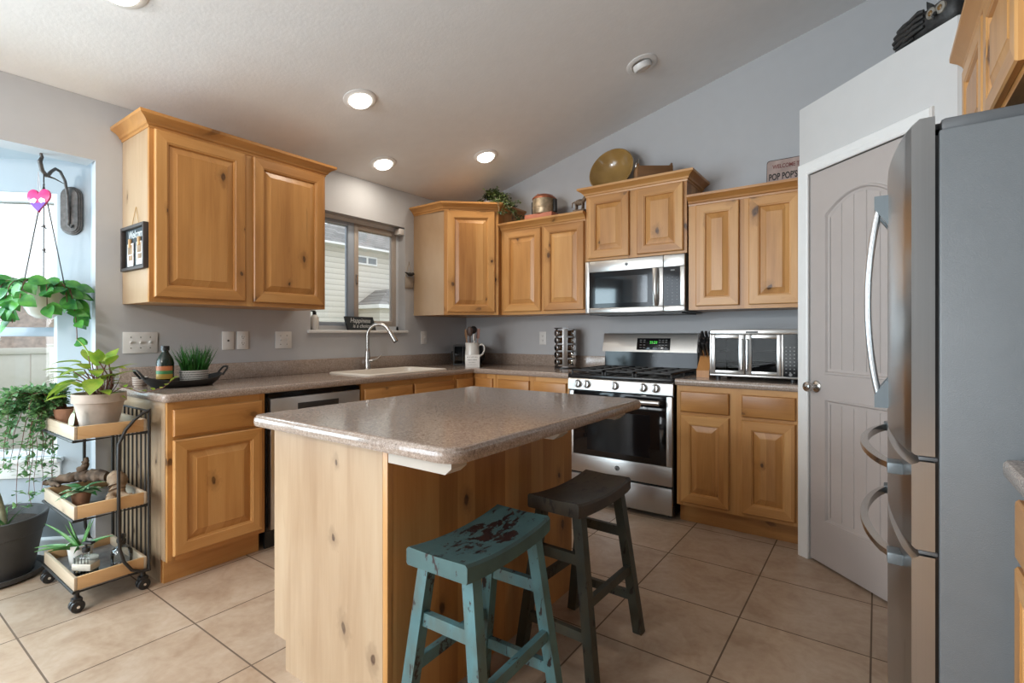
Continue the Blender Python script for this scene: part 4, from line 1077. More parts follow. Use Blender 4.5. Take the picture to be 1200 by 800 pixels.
# ================================================================ PLANT CART
CX, CY = 0.31, -3.055
def make_cart():
    root = thing('plant_cart', 'three-tier rolling plant cart with wooden trays and black metal frame, left of the base cabinet', 'cart', (CX, CY, 0))
    hx, hy = 0.233, 0.134
    for z in (0.095, 0.400, 0.742):
        m = MB(); t = 0.012; h = 0.056
        m.box(-hx, -hy, z, hx, -hy+t, z+h, 0.0015, mi=1); m.box(-hx, hy-t, z, hx, hy, z+h, 0.0015, mi=1); m.box(-hx, -hy+t, z, -hx+t, hy-t, z+h, 0.0015); m.box(hx-t, -hy+t, z, hx, hy-t, z+h, 0.0015)
        tr = m.obj('tray', [PALE, wood_side], root)
        m = MB(); m.box(-hx+t, -hy+t, z+0.004, hx-t, hy-t, z+0.010); m.obj('tray_lining', GALV, tr)
    m = MB(); r = 0.007
    for z in (0.095, 0.400, 0.742):
        m.tube([(-hx-0.003, -hy-0.003, z-0.006), (hx+0.003, -hy-0.003, z-0.006), (hx+0.003, hy+0.003, z-0.006), (-hx-0.003, hy+0.003, z-0.006)], 0.006, 8, closed=True)
    for x in (-hx-0.009, hx+0.009):
        y0 = hy+0.006
        m.tube([(x, y0, 0.085), (x, y0, 0.845)], r, 10)
        yi = y0-0.118
        loop = [(x, y0, 0.838), (x, y0-0.028, 0.826), (x, y0-0.060, 0.800), (x, y0-0.092, 0.760), (x, yi, 0.700), (x, yi-0.001, 0.60), (x, yi, 0.30), (x, yi+0.004, 0.22), (x, yi+0.02, 0.160), (x, yi+0.05, 0.112), (x, yi+0.085, 0.094), (x, y0, 0.089)]
        m.tube(loop, r, 10)
    for z in (0.100, 0.835): m.tube([(-hx-0.009, hy+0.006, z), (hx+0.009, hy+0.006, z)], 0.005, 8)
    m.obj('frame', BLACKM, root)
    for k in range(8):
        x = -hx+0.043+k*0.0545
        m = MB(); m.tube([(x, hy+0.008, 0.100), (x, hy+0.008, 0.835)], 0.0042, 8); m.obj('bar', BLACKM, root)
    for sx in (-1, 1):
        for sy in (-1, 1):
            x, y = sx*(hx-0.012), sy*(hy-0.012)
            m = MB(); m.cyl((x, y, 0.060), 0.010, 0.030, 12); m.box(x-0.018, y-0.018, 0.045, x+0.018, y+0.018, 0.062, 0.005)
            cs = m.obj('caster', BLACKP, root)
            for dx in (-0.013, 0.013):
                m = MB(); T = TR(x+dx-0.009, y, 0.0265) @ RY(PI/2); m.lathe([(0.004, 0), (0.0235, 0.001), (0.026, 0.005), (0.026, 0.013), (0.0235, 0.017), (0.004, 0.018)], seg=20, T=T, cap0=True, cap1=True); m.obj('wheel', BLACKP, cs)
            m = MB(); m.cyl((0, 0, 0), 0.006, 0.05, 12, T=TR(x-0.025, y, 0.0265) @ RY(PI/2)); m.obj('axle', CHROME, cs)
wood_side = wood('pale_tray_pine_side', (0.40, 0.30, 0.20), (0.56, 0.45, 0.33), (0.66, 0.56, 0.43), horizontal=True, knots=0.4)
make_cart()

def pot_mesh(r0, r1, h, rim=0.0, rimh=0.0, t=0.006, seg=28):
    m = MB(); prof = [(0.001, 0), (r0, 0), (r0+(r1-r0)*0.98, h-rimh)]
    if rim: prof += [(r1+rim, h-rimh+0.002), (r1+rim, h)]
    else: prof += [(r1, h)]
    ro = r1+rim
    prof += [(ro-t, h), (r1-t*1.4, h-0.02), (0.001, h-0.022)]
    return m.lathe(prof, seg=seg)
def soil(root, r, z): MB().lathe([(0.001, 0.004), (r*0.6, 0.003), (r, 0)], (0, 0, z), 22).obj('soil', SOIL, root)

# grey clay pot with the yellow-green plant on the top tray
def top_plant():
    root = thing('potted_plant', 'grey clay pot with yellow-green leafy plant on the cart top tray', 'plant', (0.400, -3.062, 0.7535))
    pot_mesh(0.066, 0.094, 0.172, 0.008, 0.042).obj('pot', CLAY, root)
    soil(root, 0.086, 0.152)
    rnd = random.Random(3); m = MB(); lf = MB()
    def stem(pts, r=0.003):
        m.tube(pts, [r, r*0.9, r*0.7, r*0.5][:len(pts)], 6)
    specs = [(-0.16, -0.10, 0.10, 0.13, 0.085, -0.3), (-0.13, -0.13, 0.155, 0.12, 0.07, 0.2), (-0.10, -0.02, 0.20, 0.10, 0.06, 0.5), (-0.02, -0.06, 0.235, 0.10, 0.05, 0.9), (-0.06, -0.10, 0.20, 0.10, 0.075, 0.1),
             (0.00, -0.09, 0.16, 0.09, 0.075, 0.0), (-0.09, -0.14, 0.09, 0.12, 0.085, -0.3), (0.06, -0.02, 0.205, 0.07, 0.045, 0.8), (0.10, 0.03, 0.19, 0.075, 0.05, 0.5), (0.09, -0.05, 0.11, 0.10, 0.08, -0.2), (-0.03, 0.05, 0.19, 0.10, 0.06, 0.4), (0.02, -0.02, 0.18, 0.08, 0.05, 0.3),
             (-0.18, -0.03, 0.13, 0.11, 0.06, 0.0), (-0.12, -0.07, 0.13, 0.12, 0.08, 0.1), (0.05, 0.06, 0.15, 0.08, 0.05, 0.2)]
    for x, y, z, ln, w, up in specs:
        b = Vector((rnd.uniform(-0.03, 0.03), rnd.uniform(-0.03, 0.03), 0.15)); e = Vector((x*0.62, y*0.62, 0.15+z*0.82))
        mid = (b+e)/2+Vector((rnd.uniform(-0.02, 0.02), rnd.uniform(-0.02, 0.02), 0.02)); stem([b, mid, e], 0.0035)
        d = Vector((x, y, up*0.25)); lf.leaf(e, d, (0, 0, 1), ln, w, 0.25, 0.2, 7, 'heart')
    # long sprig to the right with small leaves
    sp = [Vector((0.02, 0.02, 0.155)), Vector((0.10, 0.06, 0.20)), Vector((0.16, 0.12, 0.17)), Vector((0.19, 0.19, 0.19)), Vector((0.20, 0.24, 0.235))]
    m.tube(sp, 0.0022, 6)
    for i in range(12):
        t = i/11*3.99; k = int(t); p = sp[k]+(sp[k+1]-sp[k])*(t-k)
        lf.leaf(p, (rnd.uniform(-1, 1), rnd.uniform(-1, 1), rnd.uniform(0.1, 1)), (0, 0, 1), rnd.uniform(0.02, 0.035), 0.02, 0.2, 0.2, 4, 'heart')
    for i in range(26):
        a = rnd.uniform(0, 2*PI); b = Vector((0.03*math.cos(a), 0.03*math.sin(a), 0.15)); r = rnd.uniform(0.04, 0.09)
        stem([b, b*1.0+Vector((r*0.4*math.cos(a), r*0.4*math.sin(a), 0.05)), Vector((r*math.cos(a), r*math.sin(a), rnd.uniform(0.17, 0.26)))], 0.002)
    for k in range(30):
        a = rnd.uniform(0, 2*PI); r = rnd.uniform(0.01, 0.10); zz = rnd.uniform(0.21, 0.34)-r*0.6
        lf.leaf((r*math.cos(a)-0.02, r*math.sin(a)-0.015, zz), (math.cos(a), math.sin(a), rnd.uniform(-0.2, 0.7)), (0, 0, 1), rnd.uniform(0.06, 0.10), rnd.uniform(0.035, 0.06), 0.25, 0.2, 6, 'heart')
    m.obj('stems', STEMB, root); lf.obj('foliage', LEAFY, root, angle=80)
    l2 = MB(); l2.leaf((0.060, -0.106, 0.10), (0.10, -0.15, -1), (0.3, -1, 0), 0.085, 0.04, 0.0, 0.3, 6, 'lance'); l2.leaf((0.060, -0.104, 0.10), (0.55, -0.2, 0.25), (0, -1, 0.3), 0.035, 0.025, 0.0, 0.3, 5, 'lance'); l2.obj('pale_leaf', LEAFW, root, 'pale dried leaf hanging in front of the pot')
top_plant()

def jade_plant():
    root = thing('trailing_plant', 'trailing small-leaved green plant spilling over the left of the cart top tray', 'plant', (0.135, -3.115, 0.7535))
    pot_mesh(0.040, 0.055, 0.085).obj('pot', REDCLAY, root)
    soil(root, 0.05, 0.064)
    rnd = random.Random(11); m = MB(); lf = MB()
    dirs = []
    L_, F_ = Vector((-0.81, -0.58, 0)), Vector((0.58, -0.81, 0))     # roughly left, and toward the room
    for k in range(48):
        a = rnd.uniform(-0.5, 1.0); b = rnd.uniform(0.3, 1.0)
        d = (L_*b+F_*a*0.75).normalized(); reach = rnd.uniform(0.06, 0.22); drop = rnd.uniform(-0.12, 0.36)
        if k < 3: d = (L_+F_*0.25*(k-1)).normalized(); reach = rnd.uniform(0.26, 0.36); drop = -0.02
        p0 = Vector((d.x*0.03, d.y*0.03, 0.075)); pts = []
        n = 12
        for i in range(n+1):
            t = i/n
            out = reach*(1-(1-t)**2)
            z = 0.085+0.09*math.sin(PI*min(1, t*1.1))*(1 if drop < 0.15 else 0.7) - max(0, drop)*t*t*1.25
            pts.append(Vector((p0.x+d.x*out, p0.y+d.y*out, z))+Vector((rnd.uniform(-1, 1), rnd.uniform(-1, 1), rnd.uniform(-1, 1)))*0.006)
        # stay clear of the wall behind
        for q in pts:
            over = 2.80-((q.x+0.135)+(3.115-q.y))
            if over > 0: q.x += over/2; q.y -= over/2
        m.tube(pts, [0.0026*(1-0.6*i/n) for i in range(n+1)], 5)
        for i in range(1, n+1):
            for s_ in range(5):
                dd = Vector((rnd.uniform(-1, 1), rnd.uniform(-1, 1), rnd.uniform(-0.4, 0.9)))
                lf.leaf(pts[i]+Vector((rnd.uniform(-1, 1), rnd.uniform(-1, 1), rnd.uniform(-1, 1)))*0.009, dd, (rnd.uniform(-0.4, 0.4), rnd.uniform(-0.4, 0.4), 1), rnd.uniform(0.020, 0.036), rnd.uniform(0.012, 0.019), 0.15, 0.2, 3, 'oval')
    m.obj('stems', STEMB, root); lf.obj('foliage', LEAFJ, root, angle=80)
jade_plant()

def gnarl(name, label, loc, paths, mat, seed):
    rnd = random.Random(seed); m = MB()
    for pts, rad in paths:
        P = [Vector(p) for p in pts]; fine = []; rr = []
        for i in range(len(P)-1):
            for k in range(6):
                t = k/6; fine.append(P[i]+(P[i+1]-P[i])*t+Vector((rnd.uniform(-1, 1), rnd.uniform(-1, 1), rnd.uniform(-0.4, 1)))*0.005); rr.append((rad[i]+(rad[i+1]-rad[i])*t)*rnd.uniform(0.8, 1.18))
        fine.append(P[-1]); rr.append(rad[-1]); m.tube(fine, rr, 10)
    o = m.obj(name, mat, None, angle=70); o.location = loc; tag(o, label, 'driftwood', None); return o
gnarl('driftwood', 'dark gnarled driftwood branch lying across the back of the middle cart tray', (0.16, -3.065, 0.458),
      [([(-0.13, -0.115, 0.012), (-0.08, -0.07, 0.022), (-0.03, -0.01, 0.036), (0.04, 0.035, 0.045), (0.11, 0.07, 0.040)], [0.012, 0.020, 0.026, 0.030, 0.024]),
       ([(-0.03, -0.01, 0.036), (-0.01, 0.01, 0.085), (0.0, 0.02, 0.125)], [0.022, 0.017, 0.008]), ([(-0.10, -0.09, 0.016), (-0.05, -0.10, 0.014), (0.0, -0.085, 0.012)], [0.012, 0.012, 0.006])], DRIFT, 5)
gnarl('driftwood', 'tan rounded driftwood root at the right of the middle cart tray', (0.40, -2.985, 0.414),
      [([(-0.085, 0.01, 0.060), (-0.05, 0.0, 0.095), (0.005, -0.01, 0.085), (0.03, -0.015, 0.050), (0.055, -0.01, 0.026), (0.115, 0.02, 0.016)], [0.018, 0.030, 0.036, 0.030, 0.024, 0.012]), ([(0.03, -0.015, 0.045), (0.06, -0.055, 0.022), (0.10, -0.06, 0.018)], [0.022, 0.018, 0.010])], DRIFTL, 8)

def mini_plant():
    root = thing('potted_plant', 'small brown pot with striped variegated leaves on the middle cart tray', 'plant', (0.345, -3.115, 0.4115))
    pot_mesh(0.030, 0.040, 0.062, t=0.004).obj('pot', REDCLAY, root); soil(root, 0.036, 0.042)
    rnd = random.Random(2); lf = MB()
    for k in range(17):
        a = k*2.4; el = rnd.uniform(0.1, 0.9); d = (math.cos(a), math.sin(a), el)
        lf.leaf((0.008*math.cos(a), 0.008*math.sin(a), 0.05+el*0.02), d, (0, 0, 1), rnd.uniform(0.065, 0.09), rnd.uniform(0.034, 0.046), 0.5, 0.2, 6, 'heart', mi=0)
    for f in lf.bm.faces: f.material_index = 1 if rnd.random() < 0.25 else 0
    lf.obj('foliage', [LEAFV, LEAFW], root, angle=80)
mini_plant()
def aloe():
    root = thing('aloe_plant', 'aloe with long pointed leaves in a pale pot on the bottom cart tray', 'plant', (0.255, -3.095, 0.1065))
    pot_mesh(0.040, 0.052, 0.098, t=0.005).obj('pot', CERAM, root); soil(root, 0.047, 0.078)
    lf = MB()
    for dx, dy, dz, ln in ((-0.9, -0.55, 0.95, 0.24), (-0.6, -0.3, 1.5, 0.20), (-1.1, -0.75, 0.30, 0.22), (-0.1, -0.4, 1.1, 0.15), (0.45, 0.25, 1.2, 0.17), (0.8, 0.55, 0.7, 0.19), (0.3, -0.7, 0.5, 0.16), (0.15, 0.35, 1.5, 0.16), (0.55, -0.25, 0.35, 0.14), (-0.35, -0.75, 0.35, 0.17)):
        d = Vector((dx, dy, dz)).normalized(); pts = []; rr = []
        for i in range(9):
            t = i/8; pts.append(Vector((d.x*0.01, d.y*0.01, 0.072))+d*(ln*t)+Vector((0, 0, -0.05*t*t*(1 if dz < 1 else 0.3)))); rr.append(max(0.0008, 0.013*(1-t)**0.75))
        lf.tube(pts, rr, 8, flat=0.55)
    lf.obj('leaves', LEAFA, root, angle=60)
aloe()
def glass_bottle():
    root = thing('glass_bottle', 'square clear glass bottle with cream label and black pump on bottom tray', 'bottle', (0.415, -3.115, 0.1065), 0.6)
    m = MB(); m.box(-0.042, -0.024, 0.0, 0.042, 0.024, 0.085, 0.006)
    m.lathe([(0.014, 0.083), (0.012, 0.10), (0.012, 0.105)], seg=16); m.obj('body', CLEAR, root)
    for x in (-0.03, -0.015, 0.0, 0.015, 0.03):
        MB().box(x-0.0012, -0.0255, 0.006, x+0.0012, -0.0242, 0.082).obj('rib', CLEAR, root)
    m = MB(); m.box(-0.0435, -0.0275, 0.026, 0.0435, 0.0265, 0.056, 0.002); m.obj('label', PAPER, root, 'cream paper label band')
    m = MB(); m.cyl((0, 0, 0.103), 0.015, 0.018, 16); m.cyl((0, 0, 0.12), 0.005, 0.02, 10); m.box(-0.012, -0.012, 0.138, 0.035, 0.012, 0.149, 0.004); m.obj('pump', BLACKP, root)
glass_bottle()
def sprayer():
    root = thing('spray_bottle', 'clear glass spray bottle with black trigger at the right of bottom tray', 'spray bottle', (0.430, -2.985, 0.1065), -0.5)
    m = MB(); m.lathe([(0.001, 0), (0.040, 0), (0.043, 0.006), (0.043, 0.06), (0.036, 0.078), (0.016, 0.092), (0.014, 0.10)], seg=24); m.obj('body', CLEAR, root)
    m = MB(); m.cyl((0, 0, 0.099), 0.017, 0.02, 16); m.box(-0.030, -0.012, 0.118, 0.050, 0.012, 0.140, 0.006); m.box(0.048, -0.007, 0.124, 0.062, 0.007, 0.138, 0.003); m.obj('spray_head', BLACKP, root)
    m = MB(); m.tube([(0.034, 0, 0.119), (0.040, 0, 0.105), (0.036, 0, 0.09)], [0.006, 0.005, 0.004], 8); m.obj('trigger', BLACKP, root)
sprayer()

def big_planter():
    root = thing('floor_planter', 'large charcoal floor planter on a saucer, at the left edge by the bay window', 'planter', (-0.185, -3.325, 0))
    m = MB(); m.lathe([(0.001, 0), (0.175, 0), (0.195, 0.012), (0.198, 0.034), (0.192, 0.034), (0.18, 0.014), (0.001, 0.012)], seg=40); m.obj('saucer', POTBLK, root)
    m = MB(); m.lathe([(0.001, 0.016), (0.150, 0.016), (0.186, 0.215), (0.193, 0.219), (0.206, 0.292), (0.208, 0.300), (0.202, 0.304), (0.190, 0.300), (0.182, 0.25), (0.001, 0.245)], seg=44); m.obj('pot', POTBLK, root)
    soil(root, 0.18, 0.256)
    m = MB(); m.ball((-0.045, -0.11, 0.285), 0.05, 0.04, 0.034); rnd = random.Random(4)
    for v in m.bm.verts: v.co += Vector((rnd.uniform(-1, 1), rnd.uniform(-1, 1), rnd.uniform(-1, 1)))*0.005
    m.obj('rock', STONE, root, 'white speckled rock on the soil', angle=60)
big_planter()
def cane_plant():
    root = thing('cane_plant', 'spiky-leaved cane plant growing in the charcoal floor planter', 'plant', (-0.185, -3.325, 0.256))
    L_ = Vector((-0.70, -0.71, 0)); m = MB(); lf = MB(); rnd = random.Random(9)
    tops = []
    for b, dz, lx in ((Vector((0.095, 0.03, 0)), 0.62, 0.36), (Vector((0.02, -0.02, 0)), 0.44, 0.20)):
        pts = [b+L_*(lx*(0.25*t+0.75*t*t))+Vector((0, 0, dz*(1.25*t-0.25*t*t))) for t in [i/10 for i in range(11)]]
        m.tube(pts, [0.013*(1-0.45*i/10) for i in range(11)], 10); tops.append(pts[-1])
        for k in range(9):
            a = rnd.uniform(0, 2*PI); lf.leaf(b+Vector((0.012*math.cos(a), 0.012*math.sin(a), 0.02)), (math.cos(a)*0.6, math.sin(a)*0.6, rnd.uniform(0.7, 1.6)), (0, 0, 1), rnd.uniform(0.09, 0.16), 0.014, 0.25, 0.3, 5, 'blade')
    m.tube([Vector((0.06, 0.0, 0)), Vector((0.058, 0.0, 0.05)), Vector((0.056, 0.0, 0.075))], [0.028, 0.026, 0.012], 10)
    for tp in tops:
        for k in range(26):
            a = k*2.4; lf.leaf(tp, (math.cos(a), math.sin(a), rnd.uniform(-0.2, 1.3)), (0, 0, 1), rnd.uniform(0.18, 0.26), 0.022, 0.4, 0.3, 5, 'blade')
    m.obj('canes', CANE, root); lf.obj('leaves', LEAFA, root, angle=80)
cane_plant()

# ================================================================ BAY HOOK, HEART, HANGING PLANTER
NKW = (-0.19, -2.94, 0); NKR = math.radians(-135)
def bracket():
    root = thing('wall_bracket', 'dark iron plant bracket with oval back plate on the bay wall', 'bracket', NKW, NKR)
    cx, cz = 0.089, 1.872; T = TR(cx, 0.0, cz) @ RX(-PI/2)
    def oval(hw, hh, n=10):
        return [(hw*math.cos(t), (hh-hw)+hw*math.sin(t)) for t in [PI*i/n for i in range(n+1)]] + [(hw*math.cos(t), -(hh-hw)+hw*math.sin(t)) for t in [PI+PI*i/n for i in range(n+1)]]
    m = MB(); m.loft([[(x, y, z) for x, y in oval(*o)] for o, z in (((0.053, 0.132), 0.001), ((0.053, 0.132), 0.012), ((0.047, 0.126), 0.014), ((0.047, 0.126), 0.020), ((0.040, 0.119), 0.022), ((0.040, 0.119), 0.027))], True, True, True, T=T)
    m.obj('back_plate', BRONZE, root)
    m = MB(); P = [(cx, 0.032, cz-0.07), (cx, 0.035, cz), (cx, 0.040, cz+0.08), (cx, 0.060, cz+0.150), (cx, 0.095, cz+0.188), (cx, 0.130, cz+0.192), (cx, 0.160, cz+0.168), (cx, 0.185, cz+0.140), (cx, 0.200, cz+0.135)]
    m.tube(P, [0.007]*3+[0.0075]*3+[0.008, 0.009, 0.009], 10); m.tube([(cx, 0.032, cz-0.07), (cx, 0.036, cz-0.085), (cx-0.014, 0.036, cz-0.094), (cx-0.018, 0.036, cz-0.080)], 0.006, 8)
    m.tube([(cx, 0.195, cz+0.136), (cx, 0.225, cz+0.155), (cx, 0.238, cz+0.195), (cx, 0.225, cz+0.220), (cx, 0.235, cz+0.245), (cx, 0.252, cz+0.248)], [0.009, 0.010, 0.010, 0.008, 0.006, 0.003], 10)
    m.tube([(cx, 0.19, cz+0.136), (cx-0.02, 0.165, cz+0.130), (cx-0.045, 0.13, cz+0.112)], [0.006, 0.004, 0.0015], 8); m.obj('hook_arm', BRONZE, root)
bracket()
HK = Vector((-0.19, -2.94, 0)) + Vector((-0.7071, -0.7071, 0))*0.089 + Vector((0.7071, -0.7071, 0))*0.212
def hanging_planter():
    root = thing('hanging_planter', 'white bowl planter of green heart-leaved pothos hanging on rods from the iron bracket', 'plant', (HK.x, HK.y, 0))
    m = MB(); zr, zb = 1.435, 1.275
    m.lathe([(0.001, zb), (0.030, zb+0.003), (0.060, zb+0.025), (0.082, zb+0.07), (0.091, zr-0.03), (0.092, zr), (0.087, zr), (0.084, zr-0.035), (0.001, zr-0.04)], seg=30); m.obj('bowl', CERAM, root)
    m = MB(); top = Vector((0, 0, 1.955))
    m.tube([top+Vector((0, 0, 0.012)), top+Vector((0, 0, 0.06))], 0.003, 8)
    m.tube([top+Vector((0.010*math.cos(a), 0.0, 0.010*math.sin(a))) for a in [2*PI*i/12 for i in range(12)]], 0.002, 6, closed=True)
    for a in (0.9, 2.95, 5.1):
        m.tube([top, Vector((0.090*math.cos(a), 0.090*math.sin(a), zr-0.002))], 0.0026, 8)
    m.obj('hanger_rods', BLACKM, root)
    m = MB()
    for z, s in ((1.86, 0.03), (1.62, 0.028), (1.74, 0.012)):
        m.tube([(-s, 0.012, z-0.004), (0, 0, z+0.004), (s, -0.012, z)], 0.003, 6); m.ball((0.3*s, 0, z+0.006), 0.008, 0.006, 0.008, 8, 6)
    m.tube([(0, 0, 1.95), (0, 0, 1.46)], 0.0012, 6); m.obj('wire_birds', BRONZE, root)
    rnd = random.Random(21); st = MB(); lf = MB()
    Rt = Vector((0.81, 0.58, 0)); F_ = Vector((0.58, -0.81, 0))
    def strand(dx, pts_n, drop, reach, nl, size, t0=0.12):
        base = Vector((dx.x*0.05, dx.y*0.05, zr-0.01)); pts = []
        for i in range(pts_n+1):
            t = i/pts_n; pts.append(base+dx*(reach*(1-(1-t)**2.2))+Vector((0, 0, 0.045*math.sin(PI*min(1, t*1.4))-drop*t*t)))
        st.tube(pts, 0.0022, 6)
        for k in range(nl):
            t = t0+(1-t0)*k/max(1, nl-1); q = t*pts_n; i = min(int(q), pts_n-1); p = pts[i]+(pts[i+1]-pts[i])*(q-i)
            d = dx*rnd.uniform(0.0, 0.7)+Vector((rnd.uniform(-0.7, 0.7), rnd.uniform(-0.7, 0.7), rnd.uniform(-0.9, 0.1)))
            lf.leaf(p+Vector((rnd.uniform(-1, 1), rnd.uniform(-1, 1), rnd.uniform(-1, 1)))*0.012, d, F_+Vector((0, 0, 0.7)), size*rnd.uniform(0.8, 1.25), size*rnd.uniform(0.68, 0.88), 0.25, 0.25, 7, 'heart')
    for k in range(13):
        a = 2*PI*k/13+rnd.uniform(-0.2, 0.2); dx = Vector((math.cos(a), math.sin(a), 0))
        strand(dx, 8, rnd.uniform(0.04, 0.13), rnd.uniform(0.07, 0.15), 7, 0.078)
    strand(Rt, 10, 0.28, 0.12, 9, 0.055, 0.35)
    for s_ in (0.0, 0.35, -0.25): strand((-Rt+F_*s_).normalized(), 10, 0.15+0.08*abs(s_), 0.17, 6, 0.075)
    for k in range(30):
        a = rnd.uniform(0, 2*PI); r = rnd.uniform(0.01, 0.095)
        lf.leaf((r*math.cos(a), r*math.sin(a), zr+rnd.uniform(0.0, 0.035)), (math.cos(a), math.sin(a), rnd.uniform(-0.3, 0.6)), (0.3, -0.4, 1), rnd.uniform(0.05, 0.085), rnd.uniform(0.045, 0.065), 0.3, 0.25, 7, 'heart')
    # keep leaves off the wall
    for mm in (st, lf):
        for v in mm.bm.verts:
            over = 2.775-((v.co.x+HK.x)-(v.co.y+HK.y))
            if over > 0: v.co.x += over/2; v.co.y -= over/2
    st.obj('stems', STEMB, root); lf.obj('foliage', LEAFP, root, angle=80)
hanging_planter()
def heart():
    root = thing('heart_ornament', 'pink and purple winged heart ornament hanging from the iron bracket', 'ornament', (HK.x+0.052, HK.y-0.028, 1.862), math.radians(28))
    def outline(s, n=40):
        out = []
        for i in range(n):
            t = 2*PI*i/n; x = 16*math.sin(t)**3; y = 13*math.cos(t)-5*math.cos(2*t)-2*math.cos(3*t)-math.cos(4*t)
            out.append((x/16*0.066*s, (y+2)/16*0.064*s))
        return out
    o = outline(1.0)
    m = MB(); m.loft([[(x, y, z) for x, z in o] for y in (0.004, -0.004)] + [[(x*0.93, -0.006, z*0.93) for x, z in o]], True, True, True); hd = m.obj('heart', PINK, root)
    m = MB(); tri = [(-0.046, -0.012), (0.046, -0.012), (0.024, -0.034), (0.0, -0.056), (-0.024, -0.034)][::-1]
    m.prism(tri, 0.0, 0.0012, T=TR(0, -0.0060, 0) @ RX(PI/2)); m.obj('lower_panel', PURPLE, root)
    for s in (-1, 1):
        m = MB(); w = [(0.004, 0.002), (0.020, 0.012), (0.042, 0.004), (0.044, -0.012), (0.030, -0.010), (0.022, -0.016), (0.012, -0.010)]
        w = [(x*s, z) for x, z in w]
        m.prism(w, 0.0, 0.001, T=TR(0, -0.0074, 0) @ RX(PI/2)); m.obj('wing', RIBBON, root)
    m = MB(); m.tube([(-0.008, 0, 0.048), (-0.02, 0.012, 0.150), (0.008, 0, 0.048)], 0.0014, 6); m.obj('cord', RIBBON, root)
heart()

# ================================================================ WALL PLATES
def plate_A(y, z, w, h, kind, label, name='outlet'):
    root = thing(name, label, 'switch' if 'switch' in name else 'outlet', (0.0, y, z), PI/2)
    m = MB(); m.box(-w/2, -0.006, -h/2, w/2, -0.0005, h/2, 0.0025); m.obj('cover_plate', PLATE, root); kind(root)
def outlet(root, xs=(0,)):
    for x in xs:
        for z in (-0.020, 0.020):
            m = MB(); m.cyl((0, 0, 0), 0.0165, 0.002, 20, T=TR(x, -0.006, z) @ RX(PI/2)); r = m.obj('receptacle', PLATE, root)
            m = MB(); m.box(x-0.0075, -0.0084, z-0.002, x-0.0055, -0.0079, z+0.008); m.box(x+0.0055, -0.0084, z-0.002, x+0.0075, -0.0079, z+0.006); m.cyl((0, 0, 0), 0.0025, 0.0004, 10, T=TR(x, -0.008, z-0.008) @ RX(PI/2)); m.obj('slots', SLOT, r)
def toggles(*xs):
    def k(root):
        for x in xs:
            m = MB(); m.box(x-0.006, -0.0072, -0.013, x+0.006, -0.006, 0.013); t = m.obj('toggle_frame', PLATE, root)
            m = MB(); m.loft([[(x-0.0045, -0.007, -0.006), (x+0.0045, -0.007, -0.006), (x+0.0045, -0.007, 0.006), (x-0.0045, -0.007, 0.006)], [(x-0.0035, -0.018, 0.004), (x+0.0035, -0.018, 0.004), (x+0.0035, -0.018, 0.010), (x-0.0035, -0.018, 0.010)]], True, True, True); m.obj('toggle', PLATE, t)
            for z in (-0.030, 0.030):
                m = MB(); m.cyl((0, 0, 0), 0.003, 0.001, 10, T=TR(x, -0.006, z) @ RX(PI/2)); m.obj('screw', NICKEL, root)
    return k
def jack(root):
    m = MB(); m.cyl((0, 0, 0), 0.006, 0.004, 14, T=TR(0, -0.006, 0) @ RX(PI/2)); m.obj('jack', SLOT, root)
plate_A(-2.770, 1.150, 0.165, 0.118, toggles(-0.046, 0, 0.046), 'white triple switch plate left of the countertop tray', 'light_switch')
plate_A(-2.300, 1.156, 0.072, 0.116, jack, 'white wall plate with one small jack, left of the duplex outlet')
plate_A(-2.208, 1.158, 0.072, 0.116, outlet, 'white duplex outlet beside the jack plate under the long wall cabinet')
plate_A(-1.930, 1.157, 0.118, 0.116, toggles(-0.023, 0.023), 'white double switch plate just left of the sink window', 'light_switch')
plate_A(-0.590, 1.165, 0.072, 0.116, toggles(0,), 'white single switch plate between sink window and corner', 'light_switch')
root = thing('outlet', 'white duplex outlet on the back wall left of the spice rack', 'outlet', (0.905, 0.0, 1.161))
m = MB(); m.box(-0.036, -0.006, -0.058, 0.036, -0.0005, 0.058, 0.0025); m.obj('cover_plate', PLATE, root); outlet(root)

# ================================================================ COUNTER ITEMS
def woven(name, a, b):
    m, nt, bs = new_mat(name)
    sep = N(nt, 'ShaderNodeSeparateXYZ'); L(nt, obj_co(nt), sep.inputs[0])
    ang = M_(nt, 'ARCTAN2', sep.outputs[1], sep.outputs[0])
    u = M_(nt, 'MULTIPLY', ang, 11.0); v = M_(nt, 'MULTIPLY', sep.outputs[2], 85.0)
    row = M_(nt, 'FLOOR', v); uu = M_(nt, 'FRACT', M_(nt, 'ADD', u, M_(nt, 'MULTIPLY', row, 0.37)))
    dash = M_(nt, 'MULTIPLY', M_(nt, 'LESS_THAN', uu, 0.66), M_(nt, 'GREATER_THAN', M_(nt, 'FRACT', v), 0.42))
    L(nt, mix(nt, dash, a, b), bs.inputs['Base Color']); bs.inputs['Roughness'].default_value = 0.5
    return m
WEAVE = woven('black_and_cream_dashes', (0.60, 0.58, 0.54), (0.03, 0.03, 0.035))
WEAVE2 = woven('brown_and_cream_dashes', (0.55, 0.47, 0.40), (0.10, 0.035, 0.035))
